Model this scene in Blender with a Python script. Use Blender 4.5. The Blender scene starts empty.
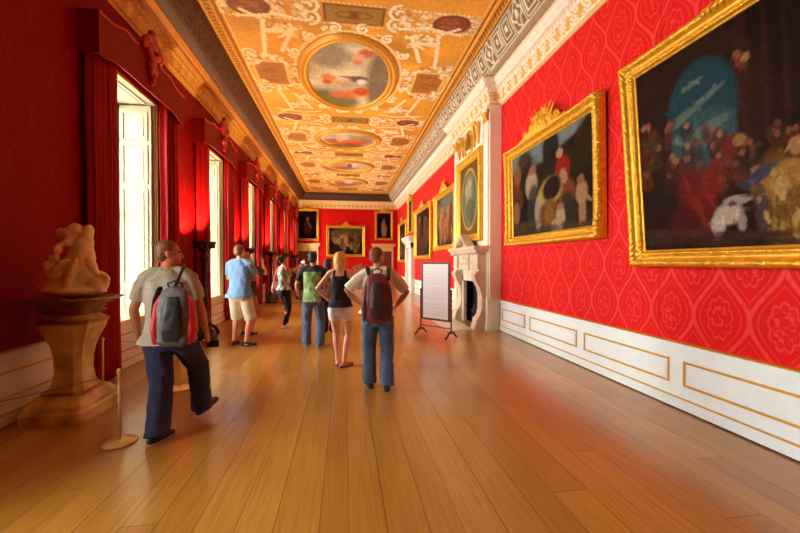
import bpy, bmesh, math, random
import numpy as np
from mathutils import Vector, Matrix, noise

PI = math.pi
random.seed(7)
SC = bpy.context.scene
COL = SC.collection

# ------------------------------------------------------------------ camera, light, exposure
FPX = 372.0
PSI = math.atan(55 / FPX)
PITCH = -math.atan(4 / FPX)
CAM_Z = 1.55
cam_d = bpy.data.cameras.new('camera')
cam_d.sensor_width = 36
cam_d.lens = FPX / 800 * 36
cam = bpy.data.objects.new('camera', cam_d)
COL.objects.link(cam)
cam.location = (0, 0, CAM_Z)
cam.rotation_euler = (PI / 2 + PITCH, 0, -PSI)
SC.camera = cam

world = bpy.data.worlds.new('sky')
SC.world = world
world.use_nodes = True
bg = world.node_tree.nodes['Background']
bg.inputs[0].default_value = (0.97, 1.0, 0.98, 1)
bg.inputs[1].default_value = 15.0

SC.view_settings.view_transform = 'Standard'
SC.view_settings.look = 'None'
SC.view_settings.gamma = 1
SC.view_settings.exposure = 0.85
SC.cycles.use_denoising = True
SC.cycles.max_bounces = 10
SC.cycles.diffuse_bounces = 4
SC.cycles.sample_clamp_indirect = 12

XL, XR, YN, YF = -3.2, 3.52, -4.0, 25.0
WIN_C = [1.85, 6.24, 9.69, 13.14, 16.59, 20.04, 23.45]
WHW = 0.70                     # half width of a window opening
WZ0, WZ1 = 0.5, 4.22
for k, c in enumerate(WIN_C):  # daylight portals at the sashes
    L = bpy.data.lights.new('daylight', 'AREA')
    L.shape = 'RECTANGLE'
    L.size = WZ1 - WZ0
    L.size_y = 2 * WHW
    L.cycles.is_portal = True
    o = bpy.data.objects.new('daylight', L)
    COL.objects.link(o)
    o.location = (XL - 0.66, c, (WZ0 + WZ1) / 2)
    o.rotation_euler = (0, -PI / 2, 0)

# ------------------------------------------------------------------ pixel helper (only for content painted on real surfaces)
def ray(px, py):
    x = (px - 400) / FPX; z = -(py - 266.5) / FPX; y = 1.0
    c, s = math.cos(PITCH), math.sin(PITCH)
    y, z = c * y - s * z, s * y + c * z
    c, s = math.cos(PSI), math.sin(PSI)
    return Vector((x * c + y * s, -x * s + y * c, z))

# ------------------------------------------------------------------ materials
def lin(c):
    return tuple(((v / 255) / 12.92 if v / 255 <= 0.04045 else ((v / 255 + 0.055) / 1.055) ** 2.4) for v in c[:3])

MATS = {}
def mat(name, rgb=None, rough=0.6, metal=0.0, spec=0.5, bump=0.0, bscale=20.0, var=0.0, vscale=6.0, coat=0.0, attr=False, sheen=0.0, detail=4):
    if name in MATS: return MATS[name]
    m = bpy.data.materials.new(name); m.use_nodes = True
    nt = m.node_tree; N = nt.nodes; b = N['Principled BSDF']
    b.inputs['Roughness'].default_value = rough
    b.inputs['Metallic'].default_value = metal
    b.inputs['Specular IOR Level'].default_value = spec
    b.inputs['Coat Weight'].default_value = coat
    b.inputs['Sheen Weight'].default_value = sheen
    tc = N.new('ShaderNodeTexCoord')
    if attr:
        a = N.new('ShaderNodeAttribute'); a.attribute_name = 'Col'; src = a.outputs['Color']
    else:
        r = N.new('ShaderNodeRGB'); r.outputs[0].default_value = (*lin(rgb), 1); src = r.outputs[0]
    if var > 0:
        n = N.new('ShaderNodeTexNoise'); n.inputs['Scale'].default_value = vscale; n.inputs['Detail'].default_value = detail
        nt.links.new(tc.outputs['Object'], n.inputs['Vector'])
        mr = N.new('ShaderNodeMapRange'); mr.inputs['From Min'].default_value = 0.3; mr.inputs['From Max'].default_value = 0.7
        mr.inputs['To Min'].default_value = 1 - var; mr.inputs['To Max'].default_value = 1 + var
        nt.links.new(n.outputs['Fac'], mr.inputs['Value'])
        vm = N.new('ShaderNodeVectorMath'); vm.operation = 'SCALE'
        nt.links.new(src, vm.inputs[0]); nt.links.new(mr.outputs[0], vm.inputs['Scale']); src = vm.outputs[0]
    nt.links.new(src, b.inputs['Base Color'])
    if bump > 0:
        n = N.new('ShaderNodeTexNoise'); n.inputs['Scale'].default_value = bscale; n.inputs['Detail'].default_value = 5
        nt.links.new(tc.outputs['Object'], n.inputs['Vector'])
        bp = N.new('ShaderNodeBump'); bp.inputs['Strength'].default_value = bump; bp.inputs['Distance'].default_value = 0.02
        nt.links.new(n.outputs['Fac'], bp.inputs['Height']); nt.links.new(bp.outputs[0], b.inputs['Normal'])
    MATS[name] = m
    return m

class NB:
    """small node-building helper"""
    def __init__(s, nt): s.nt = nt
    def n(s, t, **kw):
        x = s.nt.nodes.new(t)
        for k, v in kw.items(): setattr(x, k, v)
        return x
    def put(s, sock, v):
        if isinstance(v, (int, float)): sock.default_value = v
        elif isinstance(v, tuple): sock.default_value = v
        else: s.nt.links.new(v, sock)
    def m(s, op, a, b=0.0, c=None):
        x = s.n('ShaderNodeMath', operation=op)
        s.put(x.inputs[0], a); s.put(x.inputs[1], b)
        if c is not None: s.put(x.inputs[2], c)
        return x.outputs[0]
    def mix(s, f, a, b):
        x = s.n('ShaderNodeMix', data_type='RGBA')
        s.put(x.inputs[0], f); s.put(x.inputs[6], a); s.put(x.inputs[7], b)
        return x.outputs[2]
    def ramp(s, v, a, b):
        x = s.n('ShaderNodeMapRange'); x.interpolation_type = 'SMOOTHSTEP'
        s.put(x.inputs['Value'], v); x.inputs['From Min'].default_value = a; x.inputs['From Max'].default_value = b
        return x.outputs[0]

def damask(name, axis, base, pat):
    m = bpy.data.materials.new(name); m.use_nodes = True
    nt = m.node_tree; B = NB(nt); b = nt.nodes['Principled BSDF']
    tc = B.n('ShaderNodeTexCoord'); sp = B.n('ShaderNodeSeparateXYZ')
    nt.links.new(tc.outputs['Object'], sp.inputs[0])
    u = sp.outputs[axis]; v = sp.outputs[2]
    W, P = 0.53, 1.02
    ph = B.m('MULTIPLY', v, 2 * PI / P)
    cs = B.m('MULTIPLY', B.m('COSINE', ph), W / 4)
    def dist(shift, sgn):
        a = B.m('DIVIDE', B.m('ADD', B.m('SUBTRACT', u, cs) if sgn > 0 else B.m('ADD', u, cs), shift), W)
        return B.m('ABSOLUTE', B.m('SUBTRACT', B.m('FRACT', a), 0.5))
    d = B.m('MINIMUM', dist(100 * W + W / 2, 1), dist(100 * W, -1))
    nz = B.n('ShaderNodeTexNoise'); nz.inputs['Scale'].default_value = 30; nt.links.new(tc.outputs['Object'], nz.inputs['Vector'])
    line = B.m('SUBTRACT', 1.0, B.ramp(B.m('ADD', d, B.m('MULTIPLY', nz.outputs['Fac'], 0.05)), 0.055, 0.075))
    d2 = B.m('ABSOLUTE', B.m('SUBTRACT', d, 0.13))
    line2 = B.m('SUBTRACT', 1.0, B.ramp(d2, 0.008, 0.02))
    lace = B.n('ShaderNodeTexNoise'); lace.inputs['Scale'].default_value = 26; lace.inputs['Detail'].default_value = 3; nt.links.new(tc.outputs['Object'], lace.inputs['Vector'])
    def cell(shu, shv):
        fu = B.m('MULTIPLY', B.m('SUBTRACT', B.m('FRACT', B.m('DIVIDE', B.m('ADD', u, 100 * W + shu), W)), 0.5), W)
        fv = B.m('MULTIPLY', B.m('SUBTRACT', B.m('FRACT', B.m('DIVIDE', B.m('ADD', v, shv), P)), 0.5), P)
        r = B.m('SQRT', B.m('ADD', B.m('MULTIPLY', fu, fu), B.m('MULTIPLY', B.m('MULTIPLY', fv, fv), 0.36)))
        ang = B.m('ARCTAN2', fu, B.m('MULTIPLY', fv, 0.6))
        pet = B.m('ADD', 0.10, B.m('MULTIPLY', B.m('ABSOLUTE', B.m('COSINE', B.m('MULTIPLY', ang, 4.5))), 0.022))
        a = B.m('SUBTRACT', 1.0, B.ramp(B.m('ABSOLUTE', B.m('SUBTRACT', r, pet)), 0.004, 0.012))
        c = B.m('MULTIPLY', B.m('SUBTRACT', 1.0, B.ramp(r, 0.07, 0.10)), B.ramp(lace.outputs['Fac'], 0.50, 0.58))
        return B.m('MAXIMUM', a, c)
    orn = B.m('MAXIMUM', cell(W / 4, 0.0), cell(0.75 * W, P / 2))
    pt = B.m('MAXIMUM', B.m('MAXIMUM', line, B.m('MULTIPLY', line2, 0.6)), B.m('MULTIPLY', orn, 0.8))
    big = B.n('ShaderNodeTexNoise'); big.inputs['Scale'].default_value = 1.2; nt.links.new(tc.outputs['Object'], big.inputs['Vector'])
    col = B.mix(B.m('MULTIPLY', B.m('MULTIPLY', pt, B.m('ADD', 0.35, B.m('MULTIPLY', lace.outputs['Fac'], 0.8))), 0.8), (*lin(base), 1), (*lin(pat), 1))
    # faint loom-width seams
    sm = B.m('ABSOLUTE', B.m('SUBTRACT', B.m('FRACT', B.m('DIVIDE', B.m('ADD', u, 100.41), 0.53 * 3)), 0.5))
    seam = B.m('SUBTRACT', 1.0, B.ramp(sm, 0.002, 0.006))
    col = B.mix(B.m('MULTIPLY', seam, 0.5), col, (*lin((120, 10, 12)), 1))
    nt.links.new(col, b.inputs['Base Color'])
    nt.links.new(B.m('SUBTRACT', 0.62, B.m('MULTIPLY', pt, 0.22)), b.inputs['Roughness'])
    b.inputs['Specular IOR Level'].default_value = 0.08
    bp = B.n('ShaderNodeBump'); bp.inputs['Strength'].default_value = 0.15; bp.inputs['Distance'].default_value = 0.004
    nt.links.new(pt, bp.inputs['Height']); nt.links.new(bp.outputs[0], b.inputs['Normal'])
    return m

def floor_material():
    m = bpy.data.materials.new('oak_planks'); m.use_nodes = True
    nt = m.node_tree; B = NB(nt); b = nt.nodes['Principled BSDF']
    tc = B.n('ShaderNodeTexCoord'); sp = B.n('ShaderNodeSeparateXYZ'); nt.links.new(tc.outputs['Object'], sp.inputs[0])
    x, y = sp.outputs[0], sp.outputs[1]
    wob = B.n('ShaderNodeTexNoise'); wob.noise_dimensions = '1D'; wob.inputs['Scale'].default_value = 2.1
    nt.links.new(x, wob.inputs['W'])
    xx = B.m('DIVIDE', B.m('ADD', B.m('ADD', x, 50.03), B.m('MULTIPLY', wob.outputs['Fac'], 0.22)), 0.225)
    row = B.m('FLOOR', xx); fx = B.m('FRACT', xx)
    wn = B.n('ShaderNodeTexWhiteNoise'); wn.noise_dimensions = '1D'; nt.links.new(row, wn.inputs['W'])
    yy = B.m('DIVIDE', B.m('ADD', B.m('ADD', y, 40.0), B.m('MULTIPLY', wn.outputs['Value'], 17.0)), 5.2)
    seg = B.m('FLOOR', yy); fy = B.m('FRACT', yy)
    cmb = B.n('ShaderNodeCombineXYZ'); nt.links.new(row, cmb.inputs[0]); nt.links.new(seg, cmb.inputs[1])
    wn2 = B.n('ShaderNodeTexWhiteNoise'); nt.links.new(cmb.outputs[0], wn2.inputs['Vector'])
    ex = B.m('MINIMUM', fx, B.m('SUBTRACT', 1.0, fx)); ey = B.m('MINIMUM', fy, B.m('SUBTRACT', 1.0, fy))
    seam = B.m('MAXIMUM', B.m('SUBTRACT', 1.0, B.ramp(ex, 0.004, 0.018)), B.m('SUBTRACT', 1.0, B.ramp(ey, 0.0002, 0.0009)))
    mp = B.n('ShaderNodeMapping'); mp.inputs['Scale'].default_value = (14, 0.7, 1); nt.links.new(tc.outputs['Object'], mp.inputs[0])
    gr = B.n('ShaderNodeTexNoise'); gr.inputs['Scale'].default_value = 3; gr.inputs['Detail'].default_value = 8; gr.inputs['Distortion'].default_value = 0.6
    nt.links.new(mp.outputs[0], gr.inputs['Vector'])
    big = B.n('ShaderNodeTexNoise'); big.inputs['Scale'].default_value = 0.7; nt.links.new(tc.outputs['Object'], big.inputs['Vector'])
    c1 = B.mix(wn2.outputs['Value'], (*lin((174, 120, 40)), 1), (*lin((200, 148, 62)), 1))
    c2 = B.mix(B.m('MULTIPLY', B.ramp(gr.outputs['Fac'], 0.35, 0.75), 0.45), c1, (*lin((138, 84, 24)), 1))
    c3 = B.mix(B.m('MULTIPLY', B.ramp(big.outputs['Fac'], 0.4, 0.7), 0.3), c2, (*lin((146, 90, 24)), 1))
    c4 = B.mix(B.m('MULTIPLY', seam, 0.75), c3, (*lin((70, 34, 12)), 1))
    nt.links.new(c4, b.inputs['Base Color'])
    b.inputs['Roughness'].default_value = 0.3; b.inputs['Coat Weight'].default_value = 0.45; b.inputs['Coat Roughness'].default_value = 0.16
    b.inputs['Specular IOR Level'].default_value = 0.4
    bp = B.n('ShaderNodeBump'); bp.inputs['Strength'].default_value = 0.12; bp.inputs['Distance'].default_value = 0.003
    nt.links.new(B.m('SUBTRACT', B.m('MULTIPLY', gr.outputs['Fac'], 0.2), seam), bp.inputs['Height']); nt.links.new(bp.outputs[0], b.inputs['Normal'])
    return m

def glass_material():
    m = bpy.data.materials.new('window_glass'); m.use_nodes = True
    nt = m.node_tree; N = nt.nodes; N.remove(N['Principled BSDF'])
    t = N.new('ShaderNodeBsdfTransparent'); g = N.new('ShaderNodeBsdfGlossy'); g.inputs['Roughness'].default_value = 0.05
    f = N.new('ShaderNodeFresnel'); f.inputs[0].default_value = 1.3; mx = N.new('ShaderNodeMixShader')
    nt.links.new(f.outputs[0], mx.inputs[0]); nt.links.new(t.outputs[0], mx.inputs[1]); nt.links.new(g.outputs[0], mx.inputs[2])
    nt.links.new(mx.outputs[0], N['Material Output'].inputs[0])
    return m

def emit_material(name, rgb, s):
    m = bpy.data.materials.new(name); m.use_nodes = True
    b = m.node_tree.nodes['Principled BSDF']; b.inputs['Base Color'].default_value = (*lin(rgb), 1)
    b.inputs['Emission Color'].default_value = (*lin(rgb), 1); b.inputs['Emission Strength'].default_value = s
    return m

M_DAM_R = damask('crimson_damask', 1, (212, 26, 24), (236, 76, 66))
M_DAM_E = damask('crimson_damask_end', 0, (206, 20, 16), (222, 44, 34))
M_DAM_L = damask('crimson_damask_shaded', 1, (136, 3, 5), (140, 5, 7))  # same damask as the other walls, with its shade put into the colour
M_FLOOR = floor_material()
M_GLASS = glass_material()
M_CREAM = mat('cream_paint', (236, 228, 206), 0.45, var=0.03)
M_WHITE = mat('white_paint', (232, 243, 240), 0.4, var=0.03)
M_JOIN = mat('window_joinery', (176, 160, 126), 0.5, var=0.03)
M_GOLD = mat('gilding', (226, 166, 44), 0.36, metal=0.55, var=0.18, vscale=14, bump=0.2, bscale=45)
M_GOLDP = mat('gold_paint', (214, 158, 52), 0.45, metal=0.25, var=0.12, vscale=20)
M_CURT = mat('crimson_silk_curtain', (156, 6, 9), 0.5, var=0.12, vscale=5, spec=0.2, bump=0.1, bscale=60)
M_PELM = mat('crimson_pelmet_silk', (130, 4, 7), 0.6, spec=0.15, var=0.08, vscale=5)
M_DARKW = mat('dark_carved_wood', (44, 24, 14), 0.35, var=0.2, vscale=20)
M_ATTR = mat('oil_paint', attr=True, rough=0.55, spec=0.05, var=0.12, vscale=40, bump=0.08, bscale=70)
M_ATTRM = mat('painted_plaster', attr=True, rough=0.6, var=0.1, vscale=12)
M_DOOR = mat('dark_mahogany', (120, 54, 26), 0.4, var=0.25, vscale=8)
M_MARB = mat('carved_marble', (216, 196, 164), 0.4, var=0.12, vscale=5, detail=10)
M_BLACK = mat('black_iron', (16, 13, 12), 0.6)
M_BRASS = mat('polished_brass', (248, 214, 128), 0.3, metal=0.25)

# ------------------------------------------------------------------ object helpers
def link(o, parent=None):
    COL.objects.link(o)
    if parent is not None: o.parent = parent
    return o

def tag(o, label, cat, group=None):
    o['label'] = label; o['category'] = cat
    if group: o['group'] = group
    return o

def empty(name, loc=(0, 0, 0), rz=0.0, label=None, cat=None, group=None, kind=None):
    o = bpy.data.objects.new(name, None); COL.objects.link(o)
    o.empty_display_size = 0.1
    o.location = loc; o.rotation_euler = (0, 0, rz)
    if label: tag(o, label, cat, group)
    if kind: o['kind'] = kind
    return o

def obj(name, bm, m, parent=None, smooth=False, kind=None, loc=None, rot=None):
    me = bpy.data.meshes.new(name)
    bmesh.ops.recalc_face_normals(bm, faces=bm.faces)
    bm.to_mesh(me); bm.free()
    me.materials.append(m)
    if smooth: me.polygons.foreach_set('use_smooth', [True] * len(me.polygons))
    o = bpy.data.objects.new(name, me); link(o, parent)
    if kind: o['kind'] = kind
    if loc: o.location = loc
    if rot: o.rotation_euler = rot
    return o

def box(bm, x0, x1, y0, y1, z0, z1, bevel=0.0):
    vs = [bm.verts.new(p) for p in [(x0, y0, z0), (x1, y0, z0), (x1, y1, z0), (x0, y1, z0), (x0, y0, z1), (x1, y0, z1), (x1, y1, z1), (x0, y1, z1)]]
    fs = [bm.faces.new([vs[i] for i in q]) for q in [(0, 3, 2, 1), (4, 5, 6, 7), (0, 1, 5, 4), (1, 2, 6, 5), (2, 3, 7, 6), (3, 0, 4, 7)]]
    if bevel > 0:
        es = list({e for f in fs for e in f.edges})
        bmesh.ops.bevel(bm, geom=es, offset=bevel, segments=2, affect='EDGES', profile=0.5)
    return bm

def boxes(*bs, bevel=0.0):
    bm = bmesh.new()
    for b in bs: box(bm, *b, bevel=bevel)
    return bm

def lathe(bm, prof, n=24, c=(0, 0)):
    rings = []
    for r, z in prof:
        rings.append([bm.verts.new((c[0] + max(r, 1e-4) * math.cos(2 * PI * k / n), c[1] + max(r, 1e-4) * math.sin(2 * PI * k / n), z)) for k in range(n)])
    for a, b in zip(rings, rings[1:]):
        for k in range(n): bm.faces.new((a[k], a[(k + 1) % n], b[(k + 1) % n], b[k]))
    bm.faces.new(rings[0][::-1]); bm.faces.new(rings[-1])
    return bm

def tube(bm, pts, radii, n=10, sx=1.0, caps='round', side=None):
    """closed tube along pts; radii floats; sx squashes across 'side' direction"""
    pts = [Vector(p) for p in pts]
    if isinstance(radii, (int, float)): radii = [radii] * len(pts)
    radii = list(radii)
    if caps == 'round':
        d0 = (pts[0] - pts[1]).normalized(); d1 = (pts[-1] - pts[-2]).normalized()
        a, b = pts[0], pts[-1]; ra, rb = radii[0], radii[-1]
        pre = [(a + d0 * ra * math.sin(t), ra * math.cos(t)) for t in (1.35, 0.8, 0.4)]
        post = [(b + d1 * rb * math.sin(t), rb * math.cos(t)) for t in (0.4, 0.8, 1.35)]
        pts = [p for p, r in pre] + pts + [p for p, r in post]
        radii = [r for p, r in pre] + radii + [r for p, r in post]
    rings = []; up = None
    for i, p in enumerate(pts):
        t = (pts[min(i + 1, len(pts) - 1)] - pts[max(i - 1, 0)])
        t = t.normalized() if t.length > 1e-9 else Vector((0, 0, 1))
        if up is None:
            ref = Vector(side) if side is not None else (Vector((0, 0, 1)) if abs(t.z) < 0.9 else Vector((1, 0, 0)))
            up = (ref - t * ref.dot(t)).normalized()
        else:
            u2 = up - t * up.dot(t)
            up = u2.normalized() if u2.length > 1e-6 else up
        bn = t.cross(up)
        rings.append([bm.verts.new(p + (up * math.cos(2 * PI * k / n) * sx + bn * math.sin(2 * PI * k / n)) * radii[i]) for k in range(n)])
    for a, b in zip(rings, rings[1:]):
        for k in range(n): bm.faces.new((a[k], a[(k + 1) % n], b[(k + 1) % n], b[k]))
    bm.faces.new(rings[0][::-1]); bm.faces.new(rings[-1])

def ell(bm, c, r, rot=None, seg=16):
    if isinstance(r, (int, float)): r = (r, r, r)
    M = Matrix.Translation(c) @ (rot.to_4x4() if rot else Matrix.Identity(4)) @ Matrix.Diagonal((*r, 1))
    bmesh.ops.create_uvsphere(bm, u_segments=seg, v_segments=max(6, seg // 2), radius=1, matrix=M)

def loft(bm, rings, n=20, power=2.0):
    """rings: (cx, cy, cz, rx, ry) horizontal super-ellipses"""
    rs = []
    for cx, cy, cz, rx, ry in rings:
        r = []
        for k in range(n):
            a = 2 * PI * k / n; ca, sa = math.cos(a), math.sin(a)
            r.append(bm.verts.new((cx + rx * math.copysign(abs(ca) ** (2 / power), ca), cy + ry * math.copysign(abs(sa) ** (2 / power), sa), cz)))
        rs.append(r)
    for a, b in zip(rs, rs[1:]):
        for k in range(n): bm.faces.new((a[k], a[(k + 1) % n], b[(k + 1) % n], b[k]))
    bm.faces.new(rs[0][::-1]); bm.faces.new(rs[-1])

def remesh(o, voxel, smooth=2, disp=0.0, dscale=0.12):
    r = o.modifiers.new('remesh', 'REMESH'); r.mode = 'VOXEL'; r.voxel_size = voxel; r.use_smooth_shade = True
    if smooth:
        s = o.modifiers.new('smooth', 'SMOOTH'); s.factor = 0.6; s.iterations = smooth
    if disp > 0:
        t = bpy.data.textures.new('folds', 'CLOUDS'); t.noise_scale = dscale; t.noise_depth = 2
        d = o.modifiers.new('folds', 'DISPLACE'); d.texture = t; d.strength = disp; d.mid_level = 0.5; d.texture_coords = 'LOCAL'
    return o

def grid(name, V, m, parent=None, C=None, close_u=False, smooth=True, kind=None):
    """V: (h,w,3) array of points; C: (h,w,3) linear colours"""
    h, w = V.shape[:2]
    idx = np.arange(h * w).reshape(h, w)
    if close_u: idx = np.concatenate([idx, idx[:, :1]], axis=1)
    F = np.stack([idx[:-1, :-1], idx[:-1, 1:], idx[1:, 1:], idx[1:, :-1]], axis=-1).reshape(-1, 4)
    me = bpy.data.meshes.new(name)
    me.vertices.add(h * w); me.vertices.foreach_set('co', V.reshape(-1).astype(np.float32))
    me.loops.add(F.size); me.loops.foreach_set('vertex_index', F.reshape(-1).astype(np.int32))
    me.polygons.add(len(F)); me.polygons.foreach_set('loop_start', (np.arange(len(F)) * 4).astype(np.int32))
    me.update(calc_edges=True)
    if smooth: me.polygons.foreach_set('use_smooth', np.ones(len(F), dtype=bool))
    if C is not None:
        a = me.color_attributes.new('Col', 'FLOAT_COLOR', 'POINT')
        a.data.foreach_set('color', np.concatenate([C.reshape(-1, 3), np.ones((h * w, 1))], axis=1).reshape(-1).astype(np.float32))
    me.materials.append(m); me.validate()
    o = bpy.data.objects.new(name, me); link(o, parent)
    if kind: o['kind'] = kind
    return o

# ------------------------------------------------------------------ numpy painter
class Pic:
    def __init__(s, x0, x1, y0, y1, res, base):
        s.w = max(8, int(round((x1 - x0) / res)) + 1); s.h = max(8, int(round((y1 - y0) / res)) + 1)
        s.x = np.linspace(x0, x1, s.w); s.y = np.linspace(y0, y1, s.h)
        s.X, s.Y = np.meshgrid(s.x, s.y)
        s.C = np.zeros((s.h, s.w, 3)) + np.array(lin(base))
    def blob(s, cx, cy, rx, ry, col, a=1.0, ang=0.0, soft=0.3, p=2.0):
        R = max(rx, ry) * (1 + soft) + 1e-6
        i0, i1 = np.searchsorted(s.x, cx - R), np.searchsorted(s.x, cx + R)
        j0, j1 = np.searchsorted(s.y, cy - R), np.searchsorted(s.y, cy + R)
        if i1 <= i0 or j1 <= j0: return
        dx = s.X[j0:j1, i0:i1] - cx; dy = s.Y[j0:j1, i0:i1] - cy
        c, n = math.cos(ang), math.sin(ang)
        q = (np.abs((dx * c + dy * n) / rx) ** p + np.abs((-dx * n + dy * c) / ry) ** p) ** (1 / p)
        k = np.clip((1 + soft - q) / (soft + 1e-6) if soft > 0 else (q < 1) * 1.0, 0, 1) * a
        s.C[j0:j1, i0:i1] = s.C[j0:j1, i0:i1] * (1 - k[..., None]) + np.array(lin(col)) * k[..., None]
    def ring(s, cx, cy, rx, ry, wd, col, a=1.0):
        q = np.sqrt(((s.X - cx) / rx) ** 2 + ((s.Y - cy) / ry) ** 2)
        k = (np.abs(q - 1) * min(rx, ry) < wd / 2) * a
        s.C = s.C * (1 - k[..., None]) + np.array(lin(col)) * k[..., None]
    def rect(s, x0, x1, y0, y1, col, a=1.0):
        k = ((s.X > x0) & (s.X < x1) & (s.Y > y0) & (s.Y < y1)) * a
        s.C = s.C * (1 - k[..., None]) + np.array(lin(col)) * k[..., None]
    def line(s, pts, wd, col, a=1.0, step=None, soft=0.3):
        pts = [np.array(p, float) for p in pts]
        step = step or wd * 0.45
        for p, q in zip(pts, pts[1:]):
            n = max(1, int(np.linalg.norm(q - p) / step))
            for k in range(n + 1):
                r = p + (q - p) * k / n
                s.blob(r[0], r[1], wd / 2, wd / 2, col, a, soft=soft)
    def mottle(s, amt, n, rmin, rmax, seed=1):
        rg = random.Random(seed)
        for _ in range(n):
            x = rg.uniform(s.x[0], s.x[-1]); y = rg.uniform(s.y[0], s.y[-1])
            r = rg.uniform(rmin, rmax); f = 1 + rg.uniform(-amt, amt)
            i0, i1 = np.searchsorted(s.x, x - r), np.searchsorted(s.x, x + r)
            j0, j1 = np.searchsorted(s.y, y - r), np.searchsorted(s.y, y + r)
            if i1 <= i0 or j1 <= j0: continue
            q = ((s.X[j0:j1, i0:i1] - x) / r) ** 2 + ((s.Y[j0:j1, i0:i1] - y) / (r * 0.7)) ** 2
            k = np.clip(1 - q, 0, 1)
            s.C[j0:j1, i0:i1] *= (1 + (f - 1) * k)[..., None]
    def strokes(s, n, L, seed=0, amt=.35):
        rg = random.Random(seed)
        for _ in range(n):
            i = rg.randrange(s.w); j = rg.randrange(s.h); c = s.C[j, i] * (1 + rg.uniform(-amt, amt * 1.5)); l = L * rg.uniform(.4, 1.3); a = rg.uniform(-1.5, 1.5)
            x, y = s.x[i] + rg.uniform(-.5, .5) * L, s.y[j] + rg.uniform(-.5, .5) * L
            sr = tuple(255 * (1.055 * max(v, 0.0001) ** (1 / 2.4) - .055 if v > .0031308 else 12.92 * v) for v in c)
            s.blob(x, y, l, l * .28, sr, .75, a, .5)
    def noise(s, amt, seed=0):
        rg = np.random.default_rng(seed)
        s.C = np.clip(s.C * (1 + amt * rg.standard_normal((s.h, s.w, 1))), 0, 1)

# ------------------------------------------------------------------ room shell
obj('floor', boxes((XL - 0.8, XR + 0.3, YN - 0.3, YF + 0.3, -0.2, 0.0)), M_FLOOR, kind='structure')
obj('wall_right', boxes((XR, XR + 0.3, YN - 0.3, YF + 0.3, 0, 6.6)), M_DAM_R, kind='structure')
obj('wall_near', boxes((XL - 0.8, XR + 0.3, YN - 0.3, YN, 0, 6.6)), M_DAM_E, kind='structure')
# end wall with two doorways
DW = [(-3.02, -1.84), (2.0, 3.12)]
bm = boxes((XL - 0.8, DW[0][0], YF, YF + 0.3, 0, 6.6), (DW[0][1], DW[1][0], YF, YF + 0.3, 0, 6.6), (DW[1][1], XR + 0.3, YF, YF + 0.3, 0, 6.6),
           (DW[0][0], DW[0][1], YF, YF + 0.3, 2.3, 6.6), (DW[1][0], DW[1][1], YF, YF + 0.3, 2.3, 6.6))
obj('wall_far', bm, M_DAM_E, kind='structure')
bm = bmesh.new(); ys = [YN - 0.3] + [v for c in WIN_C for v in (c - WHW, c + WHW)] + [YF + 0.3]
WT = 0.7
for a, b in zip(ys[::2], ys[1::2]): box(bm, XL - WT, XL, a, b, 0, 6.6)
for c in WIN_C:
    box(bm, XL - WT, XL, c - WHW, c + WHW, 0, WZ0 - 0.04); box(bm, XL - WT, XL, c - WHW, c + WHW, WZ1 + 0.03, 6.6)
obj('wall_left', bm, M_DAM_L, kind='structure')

# painted ceiling ----------------------------------------------------
CX0, CX1, CZ = -2.5, 2.85, 6.1
CY1 = 24.3
bmc = boxes((XL - 0.8, XR + 0.3, YN - 0.3, YF + 0.3, CZ + 0.02, CZ + 0.3))
ceil = obj('ceiling', bmc, M_CREAM, kind='structure')
P = Pic(CX0, CX1, YN, CY1, 0.025, (224, 158, 48))
WHT, OCH, BRN, OLV, GLD = (240, 226, 186), (176, 98, 30), (130, 66, 28), (150, 118, 46), (226, 168, 62)
cxm = (CX0 + CX1) / 2
rg = random.Random(3)
def beads(pts, col=WHT, r=0.03, gap=0.075):
    pts = [np.array(p, float) for p in pts]
    for p, q in zip(pts, pts[1:]):
        n = max(1, int(np.linalg.norm(q - p) / gap))
        for k in range(n):
            t = p + (q - p) * k / n
            P.blob(t[0] + rg.uniform(-.008, .008), t[1], r * 1.5, r * 1.3, col, 0.95)
def arc(cx, cy, rx, ry, a0, a1, n=14):
    return [(cx + rx * math.cos(a0 + (a1 - a0) * k / n), cy + ry * math.sin(a0 + (a1 - a0) * k / n)) for k in range(n + 1)]
def scroll(cx, cy, r, turn, start=0.0, col=WHT, w=0.058):
    pts = []
    for k in range(26):
        t = k / 25; a = start + turn * t * 2 * PI * 1.3; rr = r * (1 - 0.82 * t)
        pts.append((cx + rr * math.cos(a), cy + rr * math.sin(a) * 1.15))
    P.line(pts, w + 0.03, (168, 104, 34), 0.5); P.line(pts, w, col, 0.95)
def leafcluster(cx, cy, rx, ry, n=40):
    n = int(n * 1.5); P.blob(cx, cy, rx, ry, (196, 140, 66), 0.5)
    for _ in range(n):
        a = rg.uniform(0, 2 * PI); q = math.sqrt(rg.random())
        x, y = cx + rx * q * math.cos(a), cy + ry * q * math.sin(a)
        P.blob(x, y, rg.uniform(.025, .07), rg.uniform(.02, .05), rg.choice([WHT, WHT, (222, 196, 140), (180, 120, 50), (206, 170, 110)]), 0.85, rg.uniform(0, 3))
P.mottle(0.22, 500, 0.2, 0.9, 5)
MED = [(0.1, 9.35, 0.98, 1.62), (0.12, 13.95, 1.0, 0.86), (0.12, 17.8, 1.05, 0.82), (0.12, 21.4, 0.95, 1.0)]
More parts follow.
